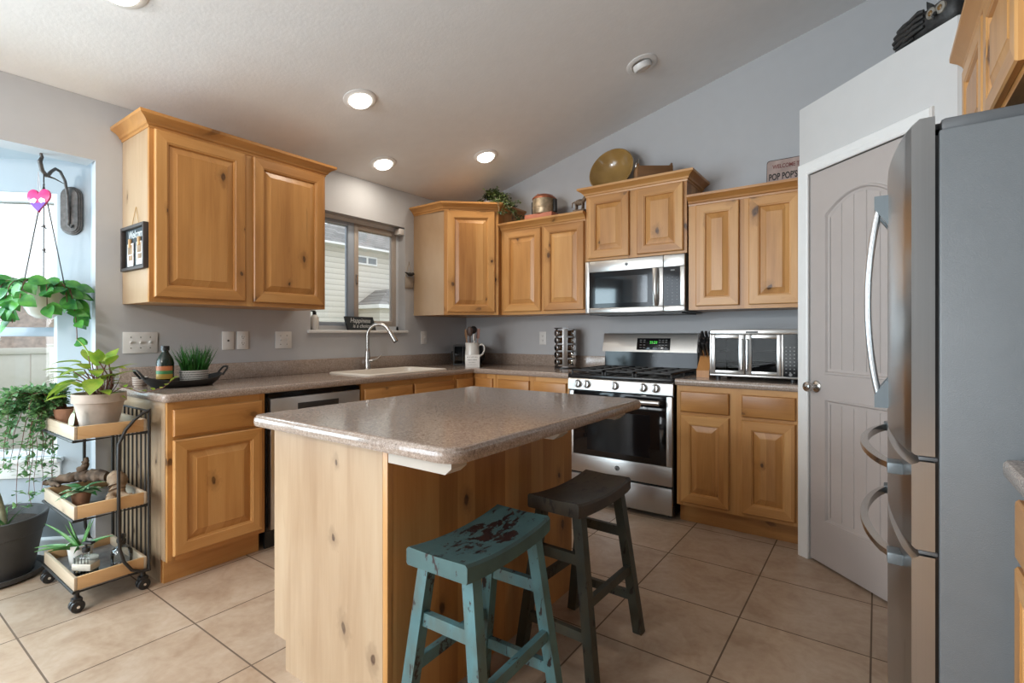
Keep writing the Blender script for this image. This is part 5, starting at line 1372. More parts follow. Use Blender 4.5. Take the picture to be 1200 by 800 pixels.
def counter_tray():
    root = thing('serving_tray', 'black oval metal tray with loop handles on the counter left of the outlets', 'tray', (0.26, -2.655, CT+0.001), PI/2)
    m = MB(); n = 36
    def ov(a, b, z, up=0.0): return [(a*math.cos(2*PI*i/n), b*math.sin(2*PI*i/n), z+up*abs(math.cos(2*PI*i/n))**3) for i in range(n)]
    m.loft([ov(0.145, 0.085, 0.0), ov(0.175, 0.105, 0.018, 0.010), ov(0.198, 0.120, 0.036, 0.026), ov(0.194, 0.117, 0.038, 0.026), ov(0.171, 0.102, 0.021, 0.010), ov(0.142, 0.083, 0.004)], True, True, True); m.obj('dish', BLACKM, root)
    for s in (-1, 1):
        m = MB(); m.tube([(s*0.188, -0.035, 0.050), (s*0.215, -0.032, 0.085), (s*0.222, -0.02, 0.096), (s*0.222, 0.02, 0.096), (s*0.215, 0.032, 0.085), (s*0.188, 0.035, 0.050)], 0.0055, 8); m.obj('handle', BLACKM, root)
counter_tray()
def oil_bottle():
    root = thing('bottle', 'dark green bottle with orange and green label standing on the black tray', 'bottle', (0.258, -2.742, CT+0.0068))
    m = MB(); m.lathe([(0.001, 0), (0.036, 0), (0.040, 0.006), (0.040, 0.125), (0.036, 0.145), (0.020, 0.175), (0.016, 0.182), (0.016, 0.192)], seg=26); m.obj('body', BOTTLE, root)
    m = MB(); m.cyl((0, 0, 0.190), 0.0195, 0.024, 22); m.obj('cap', BLACKP, root)
    def band(z0, z1, mt, nm):
        m = MB(); a0, a1 = math.radians(-105), math.radians(35); n = 14
        m.loft([[(0.0406*math.cos(a0+(a1-a0)*i/n), 0.0406*math.sin(a0+(a1-a0)*i/n), z) for i in range(n+1)] for z in (z0, z1)], False); return m.obj(nm, mt, root, nm.replace('_', ' '))
    band(0.040, 0.066, LABELY, 'amber_label'); band(0.066, 0.084, LABELG, 'green_label'); band(0.084, 0.108, LABELR, 'orange_label')
oil_bottle()
def grass_pot():
    root = thing('grass_planter', 'tuft of green grass in a black and white dashed oval pot on the black tray', 'plant', (0.258, -2.600, CT+0.0068), PI/2)
    m = MB(); n = 32
    def ov(s, z): return [(0.074*s*math.cos(2*PI*i/n), 0.048*s*math.sin(2*PI*i/n), z) for i in range(n)]
    m.loft([ov(0.86, 0), ov(0.93, 0.02), ov(1.0, 0.078), ov(0.93, 0.078), ov(0.88, 0.06)], True, True, True); m.obj('pot', WEAVE, root)
    lf = MB(); rnd = random.Random(6)
    for k in range(230):
        a = rnd.uniform(0, 2*PI); r = rnd.uniform(0, 1)**0.5; x, y = 0.062*r*math.cos(a), 0.038*r*math.sin(a)
        d = (x*4.5+rnd.uniform(-0.2, 0.2), y*7+rnd.uniform(-0.25, 0.25), 1.0); lf.leaf((x, y, 0.061), d, (rnd.uniform(-1, 1), rnd.uniform(-1, 1), 0.3), rnd.uniform(0.10, 0.175), 0.0075, rnd.uniform(0.0, 0.45), 0.3, 4, 'blade')
    lf.obj('grass', LEAFG, root, angle=80)
grass_pot()
def dash_bowl():
    root = thing('patterned_bowl', 'small brown and cream dashed bowl behind the left end of the black tray', 'bowl', (0.105, -2.805, CT+0.0006))
    m = MB(); m.lathe([(0.001, 0), (0.026, 0), (0.033, 0.01), (0.0365, 0.052), (0.033, 0.052), (0.030, 0.012), (0.001, 0.009)], seg=28); m.obj('bowl', WEAVE2, root)
dash_bowl()
def pitcher():
    root = thing('pitcher', 'white pitcher holding utensils, behind a small white sign in the counter corner', 'pitcher', (0.487, -0.487, CT+0.0005), math.radians(38))
    m = MB(); m.lathe([(0.001, 0), (0.054, 0), (0.060, 0.006), (0.063, 0.05), (0.061, 0.12), (0.057, 0.16), (0.059, 0.195), (0.063, 0.208), (0.060, 0.209), (0.053, 0.16), (0.056, 0.05), (0.05, 0.012), (0.001, 0.01)], seg=32); m.obj('jug', CERAM, root)
    m = MB(); m.tube([(0.056, 0, 0.185), (0.085, 0, 0.196), (0.104, 0, 0.178), (0.106, 0, 0.145), (0.092, 0, 0.112), (0.060, 0, 0.088)], [0.008, 0.0075, 0.007, 0.007, 0.0075, 0.009], 10); m.obj('handle', CERAM, root)
pitcher()
def utensil(name, label, dx, dy, lean, mat, head, ln):
    o_b = Vector((0.487+dx*0.5, -0.487+dy*0.5, CT+0.016)); d = Vector((dx*lean*0.62, dy*lean*0.62, 0.24)).normalized()
    m = MB(); m.tube([o_b, o_b+d*(ln-0.06)], 0.0055, 8)
    e = o_b+d*(ln-0.05); R_ = d.to_track_quat('Z', 'Y').to_matrix().to_4x4()
    T = TR(*e) @ R_ @ RZ(0.4)
    if head == 'spoon': m.ball((0, 0, 0.02), 0.027, 0.009, 0.044, 14, 9, T=T)
    elif head == 'spatula': m.box(-0.030, -0.004, -0.02, 0.030, 0.004, 0.065, 0.004, T=T)
    elif head == 'brush': m.box(-0.014, -0.006, -0.012, 0.014, 0.006, 0.045, 0.004, T=T)
    else: m.ball((0, 0, 0.02), 0.033, 0.020, 0.034, 14, 9, T=T)
    tag(m.obj(name, mat), label, 'utensil', None)
utensil('wooden_spoon', 'tan wooden spoon leaning left in the white pitcher', -0.048, -0.032, 0.62, UTW, 'spoon', 0.30)
utensil('ladle', 'black ladle standing at the middle of the white pitcher', -0.014, 0.034, 0.6, BLACKP, 'ladle', 0.335)
utensil('serving_spoon', 'dark wooden spoon beside the ladle in the white pitcher', 0.002, -0.036, 0.6, UTD, 'spoon', 0.32)
utensil('basting_brush', 'white basting brush at the right in the white pitcher', 0.026, -0.004, 0.8, CERAM, 'brush', 0.275)
utensil('spatula', 'mauve brown spatula leaning right in the white pitcher', 0.042, 0.036, 0.62, UTM, 'spatula', 0.30)
def little_sign():
    root = thing('counter_sign', 'small white block sign with grey lettering in front of the pitcher', 'sign', (0.563, -0.572, CT+0.0005), math.radians(38))
    m = MB(); m.box(-0.060, -0.009, 0, 0.060, 0.009, 0.108, 0.002); b = m.obj('block', PLATE, root)
    # the print on it is too small to read in the photo: rows of small marks
    rnd = random.Random(12); m = MB()
    for z, hh, x0 in ((0.089, 0.010, -0.046), (0.066, 0.013, -0.040), (0.045, 0.007, -0.030), (0.026, 0.006, -0.040)):
        x = x0
        while x < -x0-0.008:
            wd = rnd.uniform(0.004, 0.009); m.box(x, -0.0096, z-hh/2*rnd.uniform(0.6, 1), x+wd*0.6, -0.0089, z+hh/2*rnd.uniform(0.6, 1)); x += wd+rnd.choice((0.001, 0.001, 0.005))
    m.obj('print', LEDGREY, root, 'rows of tiny grey print')
def lantern():
    root = thing('lantern', 'black metal lantern with glass sides and ring handles in the corner behind the pitcher', 'lantern', (0.225, -0.240, CT+0.0005), math.radians(35.7))
    h, w = 0.170, 0.118
    m = MB(); m.box(-w-0.006, -w-0.006, 0, w+0.006, w+0.006, 0.012, 0.003); m.box(-w-0.006, -w-0.006, h, w+0.006, w+0.006, h+0.012, 0.003)
    for sx in (-1, 1):
        for sy in (-1, 1): m.box(sx*w-0.006, sy*w-0.006, 0.012, sx*w+0.006, sy*w+0.006, h)
    for k in (-0.035, 0.035):
        m.box(k-0.003, -w-0.003, 0.012, k+0.003, -w+0.003, h); m.box(k-0.003, w-0.003, 0.012, k+0.003, w+0.003, h)
    m.obj('frame', BLACKM, root)
    for s in (-1, 1):
        MB().box(-w+0.006, s*w-0.0015, 0.012, w-0.006, s*w+0.0015, h).obj('glass_pane', DARKPANE, root); MB().box(s*w-0.0015, -w+0.006, 0.012, s*w+0.0015, w-0.006, h).obj('glass_pane', DARKPANE, root)
        m = MB(); m.tube([(s*(w+0.006), 0.0, 0.035), (s*(w+0.032), 0.0, 0.045), (s*(w+0.038), 0.0, 0.08), (s*(w+0.032), 0.0, 0.115), (s*(w+0.006), 0.0, 0.125)], 0.006, 8); m.obj('handle', BLACKM, root)
    m = MB(); m.cyl((0, 0, 0.0125), 0.038, 0.085, 22); tag(m.obj('candle', PAPER), 'cream pillar candle inside the black lantern', 'candle'); 
    c = bpy.data.objects['candle']; c.location = (0.225, -0.240, CT+0.0008)
little_sign(); lantern()
def spice_rack():
    base = Vector((1.225, -0.165, CT+0.0005))
    root = thing('spice_rack', 'chrome revolving spice rack of small jars on the counter left of the range', 'spice rack', base, 0)
    h = 0.325
    m = MB(); m.lathe([(0.001, 0), (0.088, 0), (0.088, 0.008), (0.001, 0.009)], seg=30); m.obj('turntable', BLACKP, root)
    hexa = [(0.092*math.cos(math.radians(a)), 0.092*math.sin(math.radians(a))) for a in (-75, -45, 45, 75, 165, 195)]
    for z0 in (0.0095, h): MB().prism(hexa, z0, z0+0.010).obj('end_plate', CHROME, root)
    for a in (-60, 60, 180):
        T = RZ(math.radians(a+90))
        m = MB(); m.box(-0.021, -0.086, 0.0195, 0.021, -0.081, h, 0.001, T=T); m.obj('upright', STEELV, root)
    m = MB(); m.cyl((0, 0, 0.0195), 0.012, h-0.0195, 12); m.obj('core', BLACKP, root)
    T0 = TR(*base); proto = None
    lv = ('lowest', 'second-lowest', 'middle', 'second-highest', 'highest')
    for side, ang in ((0, math.radians(-30)), (1, math.radians(90))):
        for k in range(5):
            T = T0 @ RZ(ang) @ TR(0, -0.013, 0.052+k*0.0595) @ RX(PI/2)
            lab = '%s spice jar on the %s-facing side of the chrome spice rack' % (lv[k], ('left', 'right')[side])
            if proto is None:
                r = bpy.data.objects.new('spice_jar', None); COL.objects.link(r)
                m = MB(); m.lathe([(0.001, 0), (0.0225, 0.001), (0.0235, 0.006), (0.0235, 0.050), (0.019, 0.055)], seg=20); m.obj('jar', SPICE, r)
                m = MB(); m.lathe([(0.0235, 0.056), (0.0255, 0.058), (0.0255, 0.074), (0.023, 0.077), (0.001, 0.078)], seg=22, cap0=True); m.obj('lid', CHROME, r)
                proto = r
            else:
                r = dup(proto)
            r.matrix_world = T; tag(r, lab, 'spice jar', 'spice jars in the revolving rack')
spice_rack()
def knife_block():
    root = thing('knife_block', 'brown wooden knife block between the range and the toaster oven', 'knife block', (2.412, -0.30, CT+0.0005), 0)
    m = MB(); m.prism([(-0.14, 0), (0.06, 0), (0.02, 0.21), (-0.085, 0.10), (-0.14, 0.045)], -0.040, 0.040)
    m.bm.transform(RZ(0) @ Matrix(((0, 0, 1, 0), (1, 0, 0, 0), (0, 1, 0, 0), (0, 0, 0, 1)))); m.obj('block', BLOCKW, root)
knife_block()
kp = None
for i in range(3):
    for j in range(3):
        lab = '%s black-handled knife in the %s row of the knife block' % (('left', 'middle', 'right')[i], ('front', 'middle', 'back')[j])
        if kp is None:
            kp = thing('kitchen_knife', lab, 'knife', (0, 0, 0), 0, 'knives in the block')
            m = MB(); m.box(-0.008, -0.011, 0.0, 0.008, 0.011, 0.105, 0.004); m.obj('handle', BLACKP, kp)
            m = MB(); m.box(-0.0065, -0.009, -0.009, 0.0065, 0.009, 0.0, 0.001); m.obj('bolster', NICKEL, kp)
            r = kp
        else: r = dup(kp, label=lab)
        yy = (-0.068+j*0.036); zz = 0.117+(yy+0.085)*1.05
        r.matrix_world = TR(2.412-0.025+i*0.025, -0.30+yy, CT+zz+0.012) @ RX(0.76)
        r['label'] = lab

# ================================================================ WINDOW SILL ITEMS
def sill_sign():
    root = thing('sill_sign', 'slanted black sign with white script lettering on the window sill behind the faucet', 'sign', (-0.022, -1.262, WZ0+0.0005), PI/2)
    T = TR(0, 0, 0) @ RX(-0.16)
    m = MB(); m.loft([[(-0.125, y, 0.0), (0.145, y, 0.0), (0.125, y, 0.108), (-0.145, y, 0.108)] for y in (-0.009, 0.009)], True, True, True, T=T); m.obj('board', SLATE, root)
    text_obj('lettering', 'Happiness', 0.052, T @ TR(-0.004, -0.0095, 0.075) @ STAND, CHALK, root, 0.0003, shear=0.3, sx=0.92)
    text_obj('lettering', 'is a choice', 0.044, T @ TR(0.004, -0.0095, 0.032) @ STAND, CHALK, root, 0.0003, shear=0.3, sx=0.92)
sill_sign()
def sill_bottle():
    root = thing('sill_bottle', 'small white bottle with dark cap at the left end of the window sill', 'bottle', (-0.028, -1.672, WZ0+0.0005))
    m = MB(); m.lathe([(0.001, 0), (0.028, 0), (0.031, 0.005), (0.031, 0.085), (0.022, 0.105), (0.013, 0.112)], seg=22); m.obj('body', CERAM, root)
    m = MB(); m.cyl((0, 0, 0.111), 0.014, 0.024, 16); m.box(-0.006, -0.03, 0.134, 0.006, 0.006, 0.143, 0.003); m.obj('cap', BLACKP, root)
sill_bottle()
def tag_hang():
    root = thing('wall_hanging', 'small burlap hanging with a dark bird, on the wall between window and corner cabinet', 'wall hanging', (0.0, -0.772, 1.60), PI/2)
    m = MB(); m.box(-0.048, -0.012, 0, 0.048, -0.001, 0.098, 0.004); m.obj('burlap_panel', BURLAP, root)
    m = MB(); m.ball((0.0, -0.022, 0.118), 0.034, 0.016, 0.017); m.ball((0.030, -0.022, 0.127), 0.013, 0.012, 0.012, 10, 7); m.tube([(-0.025, -0.022, 0.120), (-0.060, -0.022, 0.132)], [0.010, 0.004], 8); m.tube([(0.040, -0.022, 0.126), (0.052, -0.022, 0.123)], [0.004, 0.001], 6); m.obj('bird', INK, root, 'dark little bird figure')
    m = MB(); m.tube([(-0.04, -0.006, 0.096), (0.0, -0.004, 0.225), (0.04, -0.006, 0.096)], 0.0014, 6); m.obj('twine', TWINE, root)
    m = MB(); m.tube([(0, -0.0005, 0.226), (0, -0.010, 0.228)], 0.002, 8); m.obj('nail', NICKEL, root)
tag_hang()

# chalkboard frame on the side of the long wall cabinet
def chalk_frame():
    root = thing('picture_frame', 'black chalkboard frame with two clothespinned photos, on the side of the long wall cabinet', 'picture frame', (0.205, -2.853, 1.530), 0)
    w, h = 0.158, 0.232
    m = MB(); m.box(-w, -0.003, 0.004, w, -0.001, h-0.004); bd = m.obj('chalkboard', SLATE, root)
    m = MB()
    for a in ((-w, 0, -w+0.016, h), (w-0.016, 0, w, h), (-w+0.016, 0, w-0.016, 0.016), (-w+0.016, h-0.016, w-0.016, h)): m.box(a[0], -0.024, a[1], a[2], -0.001, a[3], 0.002)
    m.obj('frame', FRAMEW, root)
    text_obj('lettering', 'Welcome', 0.058, TR(0, -0.0034, h-0.045) @ STAND, CHALK, root, 0.0003, shear=0.25, sx=0.95)
    for x, z in ((-0.062, 0.024), (0.062, 0.026)):
        m = MB(); m.box(x-0.042, -0.009, z, x+0.042, -0.006, z+0.118); c = m.obj('photo_card', CARD, root, 'printed photo strip')
        m = MB(); m.box(x-0.030, -0.0096, z+0.062, x+0.028, -0.009, z+0.112); m.box(x-0.020, -0.0097, z+0.03, x+0.03, -0.009, z+0.056); m.obj('picture', DRIFTL, c)
        m = MB(); m.box(x-0.008, -0.016, z+0.098, x-0.002, -0.005, z+0.142, 0.001); m.box(x+0.002, -0.016, z+0.098, x+0.008, -0.005, z+0.142, 0.001); m.obj('clothespin', PALE, root)
    m = MB(); m.tube([(-0.05, -0.006, h-0.002), (0.0, -0.003, h+0.098), (0.05, -0.006, h-0.002)], 0.0016, 6); m.obj('hanging_twine', TWINE, root)
chalk_frame()

# ================================================================ ON TOP OF THE CABINETS
def bowl():
    m = MB(); r = 0.180
    prof = [(0.060, -0.085), (0.064, -0.092), (0.10, -0.080), (0.145, -0.045), (0.172, 0.0), (0.178, 0.010), (0.184, 0.012), (0.185, 0.020), (0.178, 0.023), (0.168, 0.012), (0.14, -0.033), (0.095, -0.066), (0.05, -0.078), (0.001, -0.080)]
    m.lathe(prof, seg=48, cap0=True)
    d = Vector((-0.02, -1.0, 0.30)).normalized()
    m.bm.transform(d.to_track_quat('Z', 'Y').to_matrix().to_4x4())
    zmin = min(v.co.z for v in m.bm.verts)
    o = m.obj('stoneware_bowl', YELLOWB, None, angle=60); o.location = (1.650, -0.175, 2.3005-zmin)
    tag(o, 'large ochre glazed bowl propped on edge above the microwave cabinet', 'bowl')
bowl()
def crate():
    root = thing('wooden_crate', 'small dark wooden crate with wire handles beside the ochre bowl', 'crate', (1.990, -0.205, 2.3003), math.radians(34))
    hx, hy, h = 0.125, 0.085, 0.115
    m = MB()
    m.box(-hx, -hy, 0, hx, -hy+0.012, h, 0.001); m.box(-hx, hy-0.012, 0, hx, hy, h, 0.001); m.box(-hx, -hy+0.012, 0, -hx+0.012, hy-0.012, h+0.02, 0.001); m.box(hx-0.012, -hy+0.012, 0, hx, hy-0.012, h+0.02, 0.001); m.box(-hx+0.012, -hy+0.012, 0, hx-0.012, hy-0.012, 0.01)
    m.obj('box', CRATEW, root)
    m = MB(); m.box(-hx-0.002, -0.05, 0.03, -hx+0.0005, 0.05, h-0.005, 0.001); m.obj('end_plate', UTW, root); 
    m = MB(); m.tube([(-hx+0.006, -0.055, h-0.005), (-hx+0.012, -0.050, h+0.050), (-hx+0.015, -0.035, h+0.066), (-hx+0.015, 0.035, h+0.066), (-hx+0.012, 0.050, h+0.050), (-hx+0.006, 0.055, h-0.005)], 0.0035, 8); m.obj('wire_handle', NICKEL, root)
    m = MB(); m.tube([(hx-0.006, -0.055, h-0.005), (hx, -0.050, h+0.03), (hx, 0.05, h+0.03), (hx-0.006, 0.055, h-0.005)], 0.0035, 8); m.obj('wire_handle', NICKEL, root)
crate()
def churn():
    b = MB(); b.box(-0.135, -0.085, 0, 0.135, 0.085, 0.075, 0.003); o = b.obj('red_box', REDBOOK); o.location = (1.035, -0.205, 2.1305); tag(o, 'faded red flat box under the copper-lidded tin', 'box')
    root = thing('tin_canister', 'tarnished tin canister with domed copper lid standing on the red box', 'canister', (1.045, -0.205, 2.2060))
    m = MB(); m.lathe([(0.001, 0), (0.094, 0), (0.097, 0.004), (0.097, 0.052), (0.100, 0.054), (0.100, 0.064), (0.097, 0.066), (0.097, 0.128)], seg=34); m.obj('body', TINM, root)
    m = MB(); m.lathe([(0.101, 0.126), (0.102, 0.136), (0.096, 0.142), (0.076, 0.160), (0.045, 0.170), (0.020, 0.173), (0.001, 0.174)], seg=34, cap0=True); m.obj('lid', COPPER, root)
    m = MB(); m.cyl((-0.055, -0.01, 0.155), 0.009, 0.028, 12); m.obj('spout', COPPER, root)
    for s in (-1, 1):
        m = MB(); m.box(s*0.108-0.011, -0.018, 0.012, s*0.108+0.011, 0.018, 0.122, 0.005); m.obj('side_grip', BLACKM, root)
churn()
def figurine():
    m = MB(); m.box(-0.040, -0.022, 0, 0.040, 0.022, 0.050, 0.004)
    m.ball((0.0, 0, 0.098), 0.036, 0.018, 0.020)
    for x in (-0.024, 0.020):
        for y in (-0.009, 0.009): m.tube([(x, y, 0.048), (x+0.003, y, 0.07), (x, y, 0.094)], [0.006, 0.005, 0.009], 8)
    m.tube([(0.026, 0, 0.104), (0.042, 0, 0.130), (0.048, 0, 0.150)], [0.014, 0.011, 0.009], 10); m.ball((0.056, 0, 0.154), 0.018, 0.009, 0.010, 10, 7)
    m.tube([(-0.032, 0, 0.104), (-0.050, 0, 0.100), (-0.054, 0, 0.07)], [0.006, 0.005, 0.003], 8)
    o = m.obj('horse_figurine', GOLDC); o.location = (1.400, -0.235, 2.1305); o.scale = (1.3, 1.3, 1.25); tag(o, 'small dark animal figurine between the tin canister and the microwave cabinet', 'figurine')
figurine()
def vine():
    root = thing('trailing_vine', 'olive green trailing vine in a basket on top of the corner cabinet', 'plant', (0.545, -0.285, 2.3005))
    m = MB(); m.lathe([(0.001, 0), (0.055, 0), (0.07, 0.07), (0.065, 0.07), (0.05, 0.01), (0.001, 0.008)], seg=20); m.obj('basket', BURLAP, root)
    rnd = random.Random(14); st = MB(); lf = MB()
    for k in range(46):
        if k < 16: a = rnd.uniform(0, 2*PI); reach = rnd.uniform(0.04, 0.12); drop = rnd.uniform(-0.08, 0.02)
        else: a = rnd.uniform(-0.75, 0.42); reach = rnd.uniform(0.14, 0.33); drop = rnd.uniform(0.02, 0.22)
        d = Vector((math.cos(a), math.sin(a), 0)); n = 9; pts = []
        for i in range(n+1):
            t = i/n; pts.append(Vector((d.x*reach*t, d.y*reach*t, 0.06+0.075*math.sin(PI*min(1, t*1.3))-drop*t*t-(0.0 if drop > 0 else drop*t)))+Vector((rnd.uniform(-1, 1), rnd.uniform(-1, 1), rnd.uniform(-1, 1)))*0.008)
        for q in pts:
            q.y = min(q.y, 0.262)
            if q.x < 0.168 + 0.05: q.z = max(q.z, 0.012)
            else: q.z = max(q.z, -0.155)
        st.tube(pts, 0.0018, 5)
        for i in range(1, n+1):
            for s_ in range(7):
                p = pts[i]+Vector((rnd.uniform(-1, 1), rnd.uniform(-1, 1), rnd.uniform(-0.3, 1)))*0.014
                p.y = min(p.y, 0.25)
                lf.leaf(p, (rnd.uniform(-1, 1), rnd.uniform(-1, 0.6), rnd.uniform(-0.6, 0.6)), (0, -0.5, 1), rnd.uniform(0.018, 0.032), rnd.uniform(0.014, 0.022), 0.2, 0.2, 3, 'oval')
    st.tube([(0.0, 0, 0.06), (0.012, 0, 0.13), (0.010, 0.004, 0.20)], [0.003, 0.002, 0.001], 6)
    st.obj('stems', CANE, root); lf.obj('foliage', LEAFO, root, angle=80)
vine()
def pop_sign():
    root = thing('welcome_sign', 'aged pinkish board sign with black and maroon lettering above the right wall cabinet', 'sign', (2.872, -0.30, 2.1225), 0)
    T = RX(-0.10)
    m = MB(); hw, h, r = 0.105, 0.172, 0.018
    pl = [(-hw, 0), (hw, 0)] + arc(hw-r, h-r, r, 0, 90, 5) + arc(-hw+r, h-r, r, 90, 180, 5)
    m.prism(pl, -0.008, 0.008, T=T @ RX(PI/2)); m.obj('board', SIGNP, root)
    m = MB(); inner = [(x*0.972, 0.004+z*0.955) for x, z in pl]
    m.loft([[(x, -0.0085, z) for x, z in pl], [(x, -0.0085, z) for x, z in inner]], True, T=T); m.obj('border', INK, root)
    text_obj('lettering', 'WELCOME TO', 0.036, T @ TR(0.014, -0.0088, 0.126) @ STAND, MAROON, root, 0.0003, sx=0.72, bold=0.0006)
    text_obj('lettering', "POP POP'S", 0.058, T @ TR(-0.012, -0.0088, 0.060) @ STAND, INK, root, 0.0006, sx=0.60, bold=0.0012)
pop_sign()
def owl():
    # lies along the pantry ledge: tail to the left, face to the right, looking out
    root = thing('carved_owl', 'blackened carved owl lying along the ledge above the pantry door', 'sculpture', (2.992, -0.687, PH), -PI/4)
    root.scale = (1.0, 1.0, 1.15)
    m = MB(); n = 16; rings = []
    prof = [(0.575, 0.030, 0.020), (0.60, 0.044, 0.034), (0.64, 0.050, 0.042), (0.68, 0.052, 0.046), (0.705, 0.046, 0.042), (0.73, 0.054, 0.046), (0.775, 0.056, 0.047), (0.805, 0.050, 0.043), (0.825, 0.034, 0.030)]
    for x, rz_, ry in prof:
        rings.append([(x, 0.055+ry*math.cos(2*PI*k/n), 0.057+rz_*math.sin(2*PI*k/n)) for k in range(n)])
    m.loft(rings, True, True, True); m.obj('body', OWLM, root, angle=60)
    m = MB()
    for j, (z, ln) in enumerate(((0.020, 0.545), (0.038, 0.535), (0.055, 0.530), (0.073, 0.537), (0.090, 0.552))):
        m.tube([(ln, 0.045, z), (ln+0.004, 0.040, z), (ln+0.045, 0.028, z+0.003), (ln+0.10, 0.022, z+0.006)], [0.005, 0.009, 0.010, 0.006], 10)
    m.obj('tail_feathers', OWLM, root, angle=60)
    m = MB()
    for j in range(4): m.tube([(0.60+0.012*j, 0.018-0.002*j, 0.030+0.020*j), (0.65+0.01*j, 0.006, 0.035+0.020*j), (0.70, 0.008, 0.038+0.018*j)], [0.006, 0.009, 0.006], 8)
    m.obj('wing', OWLM, root, angle=60)
    for ex in (0.732, 0.771):
        T = TR(ex, 0.008, 0.066) @ RX(PI/2)
        m = MB(); m.lathe([(0.0205, -0.006), (0.0195, 0.004), (0.012, 0.006), (0.001, 0.0065)], seg=20, T=T); e = m.obj('eye_disc', OWLG, root, 'greyish feathered eye ring')
        m = MB(); m.ball((0, 0, 0.006), 0.010, 0.010, 0.005, 12, 7, T=T); m.obj('eye', AMBER, e)
    m = MB(); m.tube([(0.752, 0.004, 0.056), (0.752, -0.008, 0.044), (0.752, -0.006, 0.030)], [0.008, 0.006, 0.001], 8); m.obj('beak', OWLM, root)
    for ex, k in ((0.712, -1), (0.800, 1)):
        m = MB(); m.tube([(ex, 0.035, 0.092), (ex+0.008*k, 0.03, 0.110), (ex+0.016*k, 0.026, 0.128)], [0.016, 0.010, 0.001], 8); m.obj('ear_tuft', OWLM, root)
owl()

# ================================================================ CEILING LIGHTS
def downlight(x, y, label, on=True):
    root = thing('recessed_light', label, 'ceiling light', (x, y, ceil_z(x)))
    root.rotation_euler = (0, -CEIL_A, 0)
    m = MB(); m.lathe([(0.100, -0.0003), (0.100, -0.004), (0.088, -0.009), (0.070, -0.010), (0.066, -0.006), (0.066, -0.0003)], seg=36); m.obj('trim_ring', WHITE, root)
    if on:
        m = MB(); m.lathe([(0.062, -0.0003), (0.062, -0.022), (0.056, -0.028), (0.001, -0.030)], seg=30); m.obj('lens', BULB, root, 'lit lens')
        l = bpy.data.lights.new('downlight', 'AREA'); l.shape = 'DISK'; l.size = 0.11; l.energy = DOWN_W; l.color = (1.0, 0.90, 0.76); l.spread = math.radians(170)
        o = bpy.data.objects.new('downlight', l); COL.objects.link(o); o.location = (x, y, ceil_z(x)-0.040)
    else:
        m = MB(); T = RX(0.35); m.lathe([(0.060, 0.004), (0.060, -0.024), (0.054, -0.032), (0.050, -0.033), (0.046, -0.026), (0.001, -0.024)], seg=30, T=T); m.obj('eyeball', PLATE, root, 'unlit tilted eyeball')
DOWN_W = 2.6
downlight(0.771, -1.882, 'lit recessed ceiling light nearest the camera, above the island')
downlight(0.270, -1.282, 'lit recessed ceiling light above the sink window, lowest on the slope')
downlight(0.774, -0.660, 'lit recessed ceiling light toward the corner cabinet')
downlight(0.776, -3.097, 'lit recessed ceiling light cut by the top edge of the photo')
downlight(2.083, -0.659, 'unlit eyeball recessed light above the range wall', False)

# ================================================================ OUTSIDE
g = MB().box(-30, -16, -0.16, -0.16-0.0, 14, -0.12); g.bm.transform(TR(0, 0, 0)); struct('ground', g, GRASS)
def hip_roof(m, x0, x1, y0, y1, z0, z1, over, rx, ry):
    a = [(x0-over, y0-over, z0), (x1+over, y0-over, z0), (x1+over, y1+over, z0), (x0-over, y1+over, z0)]
    b = [((x0+x1)/2-rx, (y0+y1)/2-ry, z1), ((x0+x1)/2+rx, (y0+y1)/2-ry, z1), ((x0+x1)/2+rx, (y0+y1)/2+ry, z1), ((x0+x1)/2-rx, (y0+y1)/2+ry, z1)]
    m.loft([a, b], True, True, True)
def neighbour():
    root = thing('neighbouring_house', 'cream sided house with grey shingle roof seen through the sink window', 'house', (-10, 4.6, -0.12))
    X0, X1, Y0, Y1 = -3.2, 3.0, -3.1, 12.0
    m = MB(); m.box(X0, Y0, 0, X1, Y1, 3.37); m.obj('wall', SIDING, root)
    m = MB(); hip_roof(m, X0, X1, Y0, Y1, 3.42, 5.2, 0.35, 0.05, 1.0); m.obj('roof', SHING, root)
    m = MB(); m.box(X0-0.36, Y0-0.36, 3.365, X1+0.36, Y1+0.36, 3.415); m.obj('fascia', WHITE, root)
    m = MB(); m.box(X1-0.02, -0.60, 3.03, X1+0.03, 0.02, 3.25); w = m.obj('window_frame', WHITE, root)
    for a, b in ((-0.56, -0.32), (-0.26, -0.02)): MB().box(X1+0.01, a, 3.07, X1+0.035, b, 3.21).obj('pane', HGLASS, w)
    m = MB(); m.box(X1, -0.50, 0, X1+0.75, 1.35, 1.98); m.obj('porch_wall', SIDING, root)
    m = MB(); hip_roof(m, X1-0.4, X1+0.75, -0.50, 1.35, 2.02, 2.42, 0.12, 0.30, 0.45); m.obj('porch_roof', SHING, root)
    m = MB(); m.box(X1-0.1, -0.63, 1.93, X1+0.88, 1.48, 2.02); m.obj('porch_fascia', WHITE, root)
    m = MB(); m.box(X1+0.73, -0.12, 1.05, X1+0.78, 0.95, 1.80); w = m.obj('window_frame', WHITE, root)
    for a, b in ((-0.06, 0.38), (0.45, 0.89)): MB().box(X1+0.76, a, 1.12, X1+0.785, b, 1.74).obj('pane', HGLASS, w)
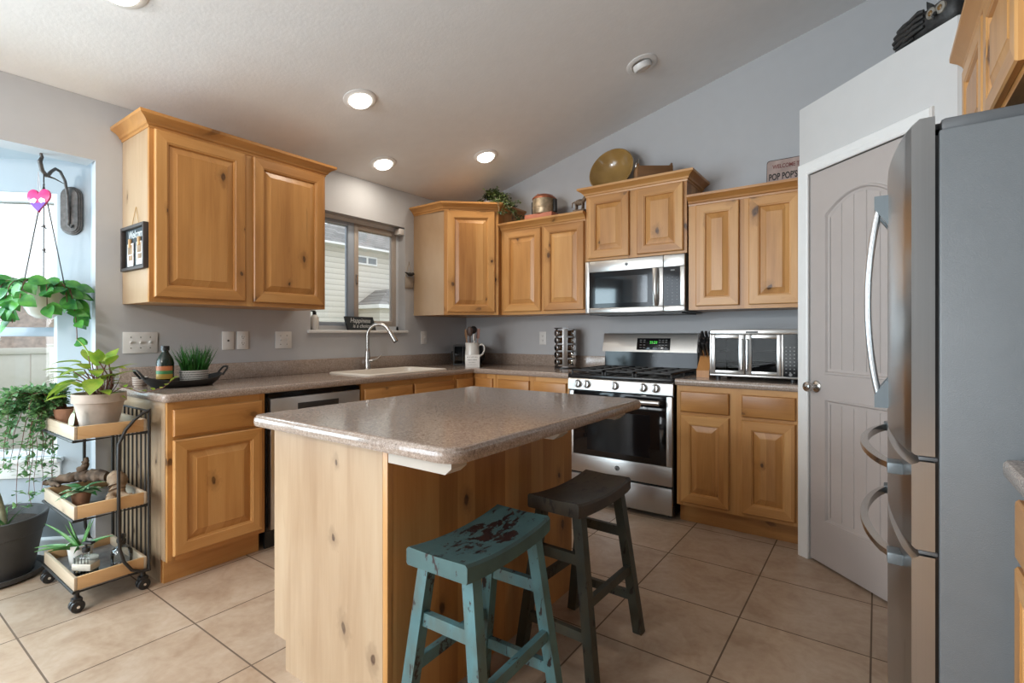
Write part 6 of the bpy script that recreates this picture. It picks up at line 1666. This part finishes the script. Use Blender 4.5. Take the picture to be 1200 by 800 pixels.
neighbour()
def second_house():
    root = thing('neighbouring_house', 'brick house with low grey roof beyond the fence, seen through the bay window', 'house', (-17, -3.2, -0.12))
    m = MB(); m.box(-3, -5.0, 0, 3, 3.2, 2.25); m.obj('wall', BRICKR, root)
    m = MB(); hip_roof(m, -3, 3, -5.0, 3.2, 2.33, 3.35, 0.3, 0.1, 2.4); m.obj('roof', SHING, root)
    m = MB(); m.box(-3.3, -5.3, 2.22, 3.3, 3.5, 2.335); m.obj('fascia', WHITE, root)
    m = MB(); m.box(2.98, -1.2, 1.0, 3.03, 0.1, 2.0); w = m.obj('window_frame', WHITE, root); MB().box(3.0, -1.12, 1.08, 3.035, 0.02, 1.92).obj('pane', BLACKG, w)
second_house()
def fence(label, x, y0, y1, z0, z1, board=0.42):
    root = thing('vinyl_fence', label, 'fence', (x, y0, z0))
    h = z1-z0; n = int((y1-y0)/board)
    m = MB()
    for i in range(n): m.box(-0.012, i*board+0.006, 0.04, 0.012, (i+1)*board-0.006, h-0.06, 0.004)
    m.obj('panel_boards', FENCEM, root)
    m = MB(); m.box(-0.04, 0, h-0.14, 0.04, n*board, h-0.03, 0.006); m.box(-0.04, 0, 0.03, 0.04, n*board, 0.14, 0.006); m.obj('rails', FENCEM, root)
    k = 0
    while k*1.8 < y1-y0:
        m = MB(); m.box(-0.06, k*1.8-0.06, 0, 0.06, k*1.8+0.06, h, 0.006); m.box(-0.075, k*1.8-0.075, h, 0.075, k*1.8+0.075, h+0.03, 0.01); m.obj('post', FENCEM, root); k += 1
fence('far ivory vinyl fence across the yard, seen through the bay window', -9.0, -12.0, 1.0, -0.12, 0.98)
fence('near ivory vinyl fence just outside the bay window', -2.9, -7.5, -0.2, -0.12, 0.60)
m = MB(); rnd = random.Random(3)
m.loft([[(-3.3, y, -0.13), (-5.6, y, 0.30+0.05*math.sin(y*3)), (-6.6, y, 0.22), (-8.9, y, -0.13)] for y in [-9+i*0.5 for i in range(17)]], False); struct('ground_bank', m, GRASS)
